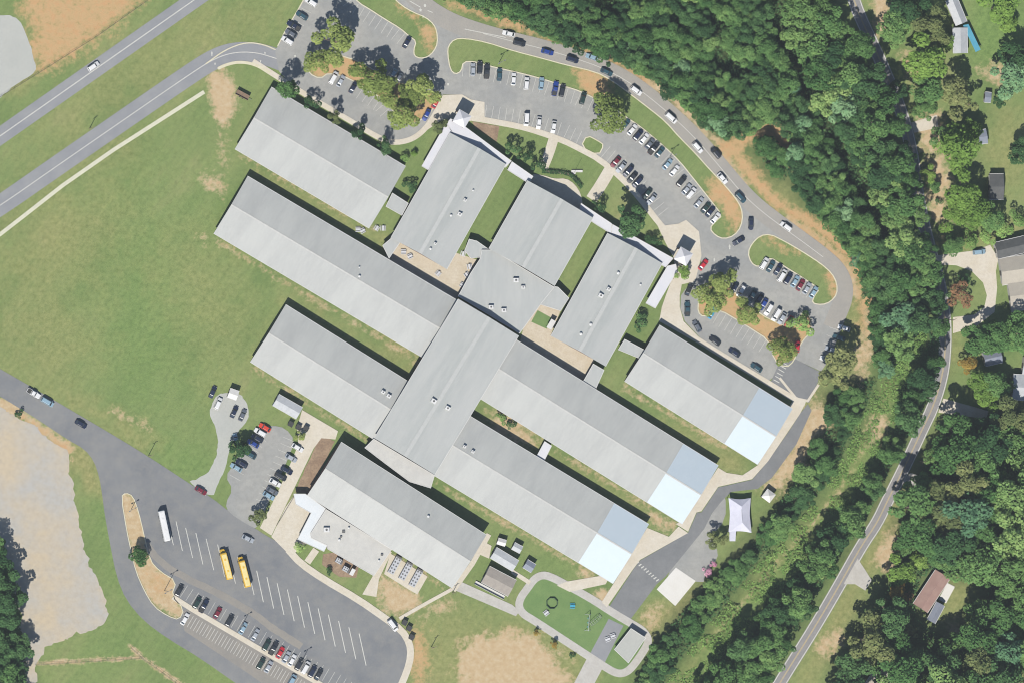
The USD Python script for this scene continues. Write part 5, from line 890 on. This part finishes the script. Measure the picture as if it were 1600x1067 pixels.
# undergrowth: leaf clumps nobody could count
def ground_cover(name, pg, n_, zmax, size, m, seed, clump=4.0, thr=.0):
    rg = np.random.default_rng(seed); x0, y0, x1, y1 = pg.bounds; c = np.c_[rg.uniform(x0, x1, n_ * 3), rg.uniform(y0, y1, n_ * 3)]
    c = c[shapely.contains_xy(pg, c[:, 0], c[:, 1])][:n_]; h = meshkit.fbm(np.c_[c / clump, np.full(len(c), seed)], 3, seed); keep = h > thr; c, h = c[keep], h[keep]
    z = np.clip((h - thr) / (1 - thr) * 1.5, 0, 1) * zmax * rg.uniform(.35, 1, len(c)) + .08
    nn = np.c_[rg.normal(size=(len(c), 2)) * .5, np.ones(len(c))]; nn /= np.linalg.norm(nn, axis=1, keepdims=True)
    return tag(obj(name, leaf_quads(np.c_[c, z], nn, size * rg.uniform(.6, 1.4, len(c)), rg), m), kind='stuff')
frame = shapely.box(-205, -140, 205, 140)
u = tag(ground_cover('undergrowth', unary_union(list(WOODS.values())).intersection(frame), 110000, 3.2, .7, 'leaf_floor', 31), 'low dark undergrowth carpeting the woods between the trunks', 'undergrowth')
u = tag(ground_cover('scrub', cutting.intersection(frame), 30000, 2.2, .55, 'leaf_shrub', 32, 4.0, .43), 'bright green scrub filling the overgrown cutting beside the dirt trail', 'scrub')
verge = unary_union([spoly([(690, 4), (740, 22), (800, 42), (845, 60), (900, 80), (950, 95), (990, 115), (985, 100), (940, 82), (840, 44), (740, 6), (690, -6)], 1), spoly([(1250, 255), (1300, 330), (1345, 400), (1362, 470), (1350, 450), (1300, 365), (1240, 300)], 1)])
tag(ground_cover('verge_weeds', verge, 2600, 1.0, .55, 'leaf_shrub', 33, 3.0, .4), 'weedy green fringe along the foot of the northern wood', 'weeds')

def hedge(pts_, w, h, label):
    pg = ribbon(pts_, w, 2); c = pg.centroid; t = thing('clipped_hedge', label, 'hedge', c.x, c.y); rg = np.random.default_rng(3)
    x0, y0, x1, y1 = pg.bounds; q = np.c_[rg.uniform(x0, x1, 9000), rg.uniform(y0, y1, 9000)]; q = q[shapely.contains_xy(pg, q[:, 0], q[:, 1])][:900]
    nn = np.c_[rg.normal(size=(len(q), 2)) * .4, np.ones(len(q))]; nn /= np.linalg.norm(nn, axis=1, keepdims=True)
    obj('foliage', leaf_quads(np.c_[q - [c.x, c.y], rg.uniform(.3, 1, len(q)) ** .5 * h], nn, .35 * rg.uniform(.7, 1.3, len(q)), rg), 'leaf_dark', t)
    obj('stems', ext(shapely.affinity.translate(pg.buffer(-.3), -c.x, -c.y), 0, h * .7), 'bark', t)
hedge([(846, 268), (868, 270), (886, 271), (898, 280), (908, 294)], 1.4, 1.3, 'curved dark hedge round the entrance plaza of the middle front block')
# ------------------------------------------------------------------ poles, plant, play things, small objects
def pole(px, py, h, label, two=True, wood=False, name='light_pole'):
    q = G(px, py); t = thing(name, label, 'pole' if wood else 'lamp post', q[0], q[1], 0, 30)
    obj('pole', cyl(0, 0, 0, h, .15 if wood else .12, 8, .09), 'pole_wood' if wood else 'pole_grey', t)
    if wood: obj('crossarm', box(-1.1, 1.1, -.06, .06, h - .9, h - .75), 'pole_wood', t)
    else:
        for s in ((-1, 1) if two else (1,)): obj('arm', box(min(0, s * 1.3), max(0, s * 1.3), -.05, .05, h - .12, h - .04), 'pole_grey', t); obj('lamp_head', box(s * 1.3 - .35, s * 1.3 + .35, -.2, .2, h - .2, h - .04), 'pole_grey', t)
for a in ((232, 711, 7.4, 'thin pole on the field edge above the bus park drive', True, True, 'utility_pole'), (140, 201, 6.5, 'thin pole on the grass between highway and school drive', True, True, 'utility_pole'), (257, 922, 9.5, 'lamp post on the brown island of the bus park loop'), (379, 975, 5.5, 'lamp post behind the light blue car on the centre walk'), (473, 1029, 5.2, 'lamp post by the white minivan on the centre walk'),
          (780, 98, 5.2, 'lamp post on the long grass island behind the parked cars'), (1047, 245, 5.0, 'lamp post on the right half of the long grass island'), (205, 795, 4, 'lamp post at the tip of the bus park loop'), (1482, 500, 9, 'roadside pole by the driveway loop', True, True, 'utility_pole'), (1436, 720, 9, 'roadside pole on the verge of the country road', True, True, 'utility_pole'), (674, 1010, 6, 'thin pole in the bare grass right of the bus park', True, True, 'utility_pole'), (707, 925, 5, 'pole at the lower corner of the broad grey block', True, True, 'utility_pole')):
    pole(*a)
q = G(897, 270); t = thing('flagpole', 'flagpole in the middle of the front lawn', 'flagpole', q[0], q[1]); obj('pole', cyl(0, 0, 0, 7.5, .07, 8, .04), 'play_white', t); obj('base', cyl(0, 0, 0, .25, .7, 12), 'concrete_white', t)
t = thing('lawn_sign', 'low white sign slab on the front lawn beside the flagpole', 'sign', *G(901, 268), 0, 0); obj('slab', box(-2.0, 2.0, -.35, .35, .0, .5), 'concrete_white', t); obj('cap', box(-2.1, 2.1, -.42, .42, .5, .58), 'trim_white', t)
def plant_unit(px, py, L2, w2, rz, label, fans, h=2.0, group=None):
    q = P(px, py, 1.5); t = thing('cooling_unit', label, 'cooling unit', q[0], q[1], .149, rz, group)
    obj('casing', box(-L2, L2, -w2, w2, .3, h), 'unit_grey', t); obj('base_rail', box(-L2, L2, -w2 * .9, w2 * .9, 0, .3), 'vent_dark', t); obj('control_box', box(L2 - .7, L2, -w2 * .95, w2 * .95, h + .0, h + .12), 'vent_dark', t)
    for k in range(fans):
        for s in (-.5, .5): obj('fan', cyl(-L2 + .6 + k * (2 * L2 - 1.8) / (fans - 1), s * w2, h, h + .1, w2 * .27, 12), 'vent_dark', t)
for i, (x, y) in enumerate(((617, 882), (634, 891.5), (650, 902))): plant_unit(x, y, 3.5, 1.15, 61, f'{["left", "middle", "right"][i]} of the three long grey cooling units beside the broad block', 5)
for x, y, nm in ((541, 889, 'grey cooling unit with a dark top in the bed below the flat annex'), (530, 876, 'small grey unit above the dark-topped one below the flat annex')): plant_unit(x, y, 1.3, .9, -30, nm, 2, 1.7)
t = thing('site_container', 'small cream container right of the cooling unit below the flat annex', 'container', *P(550, 893, 1), 0, 62); obj('box_body', box(-1.2, 1.2, -.7, .7, .1, 1.9), 'trim_white', t); obj('lid', box(-1.25, 1.25, -.75, .75, 1.9, 2.0), 'vent_white', t)
t = thing('utility_trailer', 'brown flatbed trailer on the grass by the upper left wing corner', 'trailer', *P(379, 149, .8), 0, -28)
obj('deck', box(-2.6, 2.6, -.95, .95, .55, .7), 'wood_brown', t); obj('side_wall', box(-2.6, 2.6, .85, .95, .7, 1.8), 'wood_brown', t); obj('side_wall', box(-2.6, 2.6, -.95, -.85, .7, 1.3), 'wood_brown', t); obj('drawbar', box(2.6, 3.9, -.06, .06, .5, .6), 'steel', t)
for x in (-.6, .6):
    for s in (-1, 1):
        mm = cyl(0, 0, -.1, .1, .32, 12); mm.apply_transform(trimesh.transformations.rotation_matrix(np.pi / 2, [1, 0, 0])); mm.apply_translation([x, s * 1.08, .32]); obj('wheel', mm, 'rubber', t)
# play things
t = thing('ball_pit', 'dark green eight-sided ring fence on the play turf', 'ball pit', *G(862, 942), .06)
for k in range(8):
    a, b = (np.array([math.cos(k * np.pi / 4 + .39 + d), math.sin(k * np.pi / 4 + .39 + d)]) * 2.25 for d in (0, np.pi / 4)); obj('fence_panel', hexa([(*a, 0), (*b, 0), (*(b * .9), 0), (*(a * .9), 0)], [(*a, .8), (*b, .8), (*(b * .9), .8), (*(a * .9), .8)]), 'play_green', t)
t = thing('swing_frame', 'white climbing and swing frame on the play turf near the tarmac strip', 'swing frame', *G(918, 972), .06, 88)
for x in (-3, 3):
    for s in (-1, 1): obj('leg', bar((x, s * 1.1, 0), (x, 0, 2.4), .07), 'play_white', t)
obj('top_bar', bar((-3, 0, 2.4), (3, 0, 2.4), .08), 'play_white', t)
for x in (-1.6, 0, 1.6): obj('swing_seat', cat_([box(x - .25, x + .25, -.1, .1, .5, .54), bar((x - .22, 0, .54), (x - .22, 0, 2.4), .02, 4), bar((x + .22, 0, .54), (x + .22, 0, 2.4), .02, 4)]), 'blue_plastic', t)
t = thing('climbing_arch', 'curved grey-blue climbing arch beside the swing frame on the play turf', 'climbing frame', *G(930, 968), .06, 40)
aa = np.linspace(0, np.pi, 9)
for s in (-.7, .7): obj('side_rail', cat_([bar((2.6 * math.cos(a), s, 1.8 * math.sin(a)), (2.6 * math.cos(b), s, 1.8 * math.sin(b)), .06) for a, b in zip(aa[:-1], aa[1:])]), 'steel', t)
for a in aa[1:-1]: obj('rung', bar((2.6 * math.cos(a), -.7, 1.8 * math.sin(a)), (2.6 * math.cos(a), .7, 1.8 * math.sin(a)), .04), 'steel', t)
def table(px, py, rz, label, z=.06, m='play_white'):
    t = thing('picnic_table', label, 'picnic table', *G(px, py), z, rz); obj('tabletop', box(-.95, .95, -.4, .4, .7, .76), m, t)
    for s in (-1, 1): obj('bench', box(-.95, .95, s * .8 - .14, s * .8 + .14, .42, .47), m, t); obj('leg', bar((-.6, s * .8, .42), (-.6, 0, .7), .04), 'steel', t); obj('leg', bar((.6, s * .8, .42), (.6, 0, .7), .04), 'steel', t); obj('foot', cyl(s * .6, 0, 0, .7, .05, 6), 'steel', t)
table(949, 998, 20, 'left white picnic table on the play tarmac', .08); table(957, 993, 20, 'right white picnic table on the play tarmac', .08); table(853, 957, 40, 'white picnic table below the ring fence on the turf'); table(894, 946, 0, 'pale blue table in the middle of the play turf', m='blue_plastic')
for x, y, lb in ((548, 345, 'white'), (565, 361, 'left white')): pass
for i, (x, y) in enumerate(((559, 359), (566, 361), (588, 357), (598, 357))): table(x, y, 30 * i, f'{ORD[i]} white picnic table from the left in the small grass court by the wings')
for i, (x, y) in enumerate(((630, 394), (640, 401), (684, 428), (723, 397), (733, 417), (729, 430), (722, 446))): table(x, y, 25 * i, f'{ORD[i]} pale picnic table from the left in the sandy paved courtyard', .03)
t = thing('roof_shelter', 'small white box shelter against the wall in the lower courtyard', 'shelter', *P(861, 507, 2), 0, 60); obj('roof', box(-1.8, 1.8, -1.0, 1.0, 2.3, 2.45), 'trim_white', t)
for x in (-1.6, 1.6):
    for y in (-.85, .85): obj('post', box(x - .06, x + .06, y - .06, y + .06, 0, 2.3), 'steel', t)
for i, (x, y) in enumerate(((454, 662), (466, 667), (478, 669), (632, 972), (639, 981), (643, 995))):
    t = thing('waste_bin', f'{["left", "middle", "right"][i % 3] if i < 3 else ["upper", "middle", "lower"][i % 3]} dark waste skip ' + ('at the top of the staff car park' if i < 3 else 'at the right corner of the bus park'), 'waste skip', *P(x, y, 1), .05, -30)
    obj('bin_body', hexa([(-.8, -.7, .15), (.8, -.7, .15), (.8, .7, .15), (-.8, .7, .15)], [(-.95, -.95, 1.4), (.95, -.95, 1.4), (.95, .95, 1.4), (-.95, .95, 1.4)]), 'fence_dark', t); obj('lid', box(-.98, .98, -.98, .98, 1.4, 1.5), 'rubber', t)
def fence(pts_, h, label, step=3.0, m='fence_dark'):
    ls = line(pts_, 0); c = ls.centroid; t = thing('wire_fence', label, 'fence', c.x, c.y); k = int(ls.length // step) + 1
    for i in range(k + 1):
        q = ls.interpolate(min(i * step, ls.length)); obj('post', cyl(q.x - c.x, q.y - c.y, 0, h, .05, 6), m, t)
    for z in (.4, h - .1):
        co = list(ls.coords); obj('rail', cat_([bar((a[0] - c.x, a[1] - c.y, z), (b[0] - c.x, b[1] - c.y, z), .035, 5) for a, b in zip(co[:-1], co[1:])]), m, t)
fence([(-10, 158), (0, 152), (58, 116), (150, 58), (232, 0)], 1.5, 'dark wire fence between the highway verge and the brown field'); fence([(432, 820), (441, 805), (459, 775)], 1.4, 'short dark fence across the concrete beside the bright white canopy', 2.0)
fence([(55, 1038), (140, 1033), (222, 1028)], 1.2, 'low fence line along the mown field edge'); fence([(205, 1012), (224, 1030), (250, 1048), (300, 1085)], 1.2, 'low fence running down the bank of the bus park loop')
car(1530, 394, 'suv', 'light blue', 1, -.1, 'light blue sport utility car on the looped concrete driveway', .08)
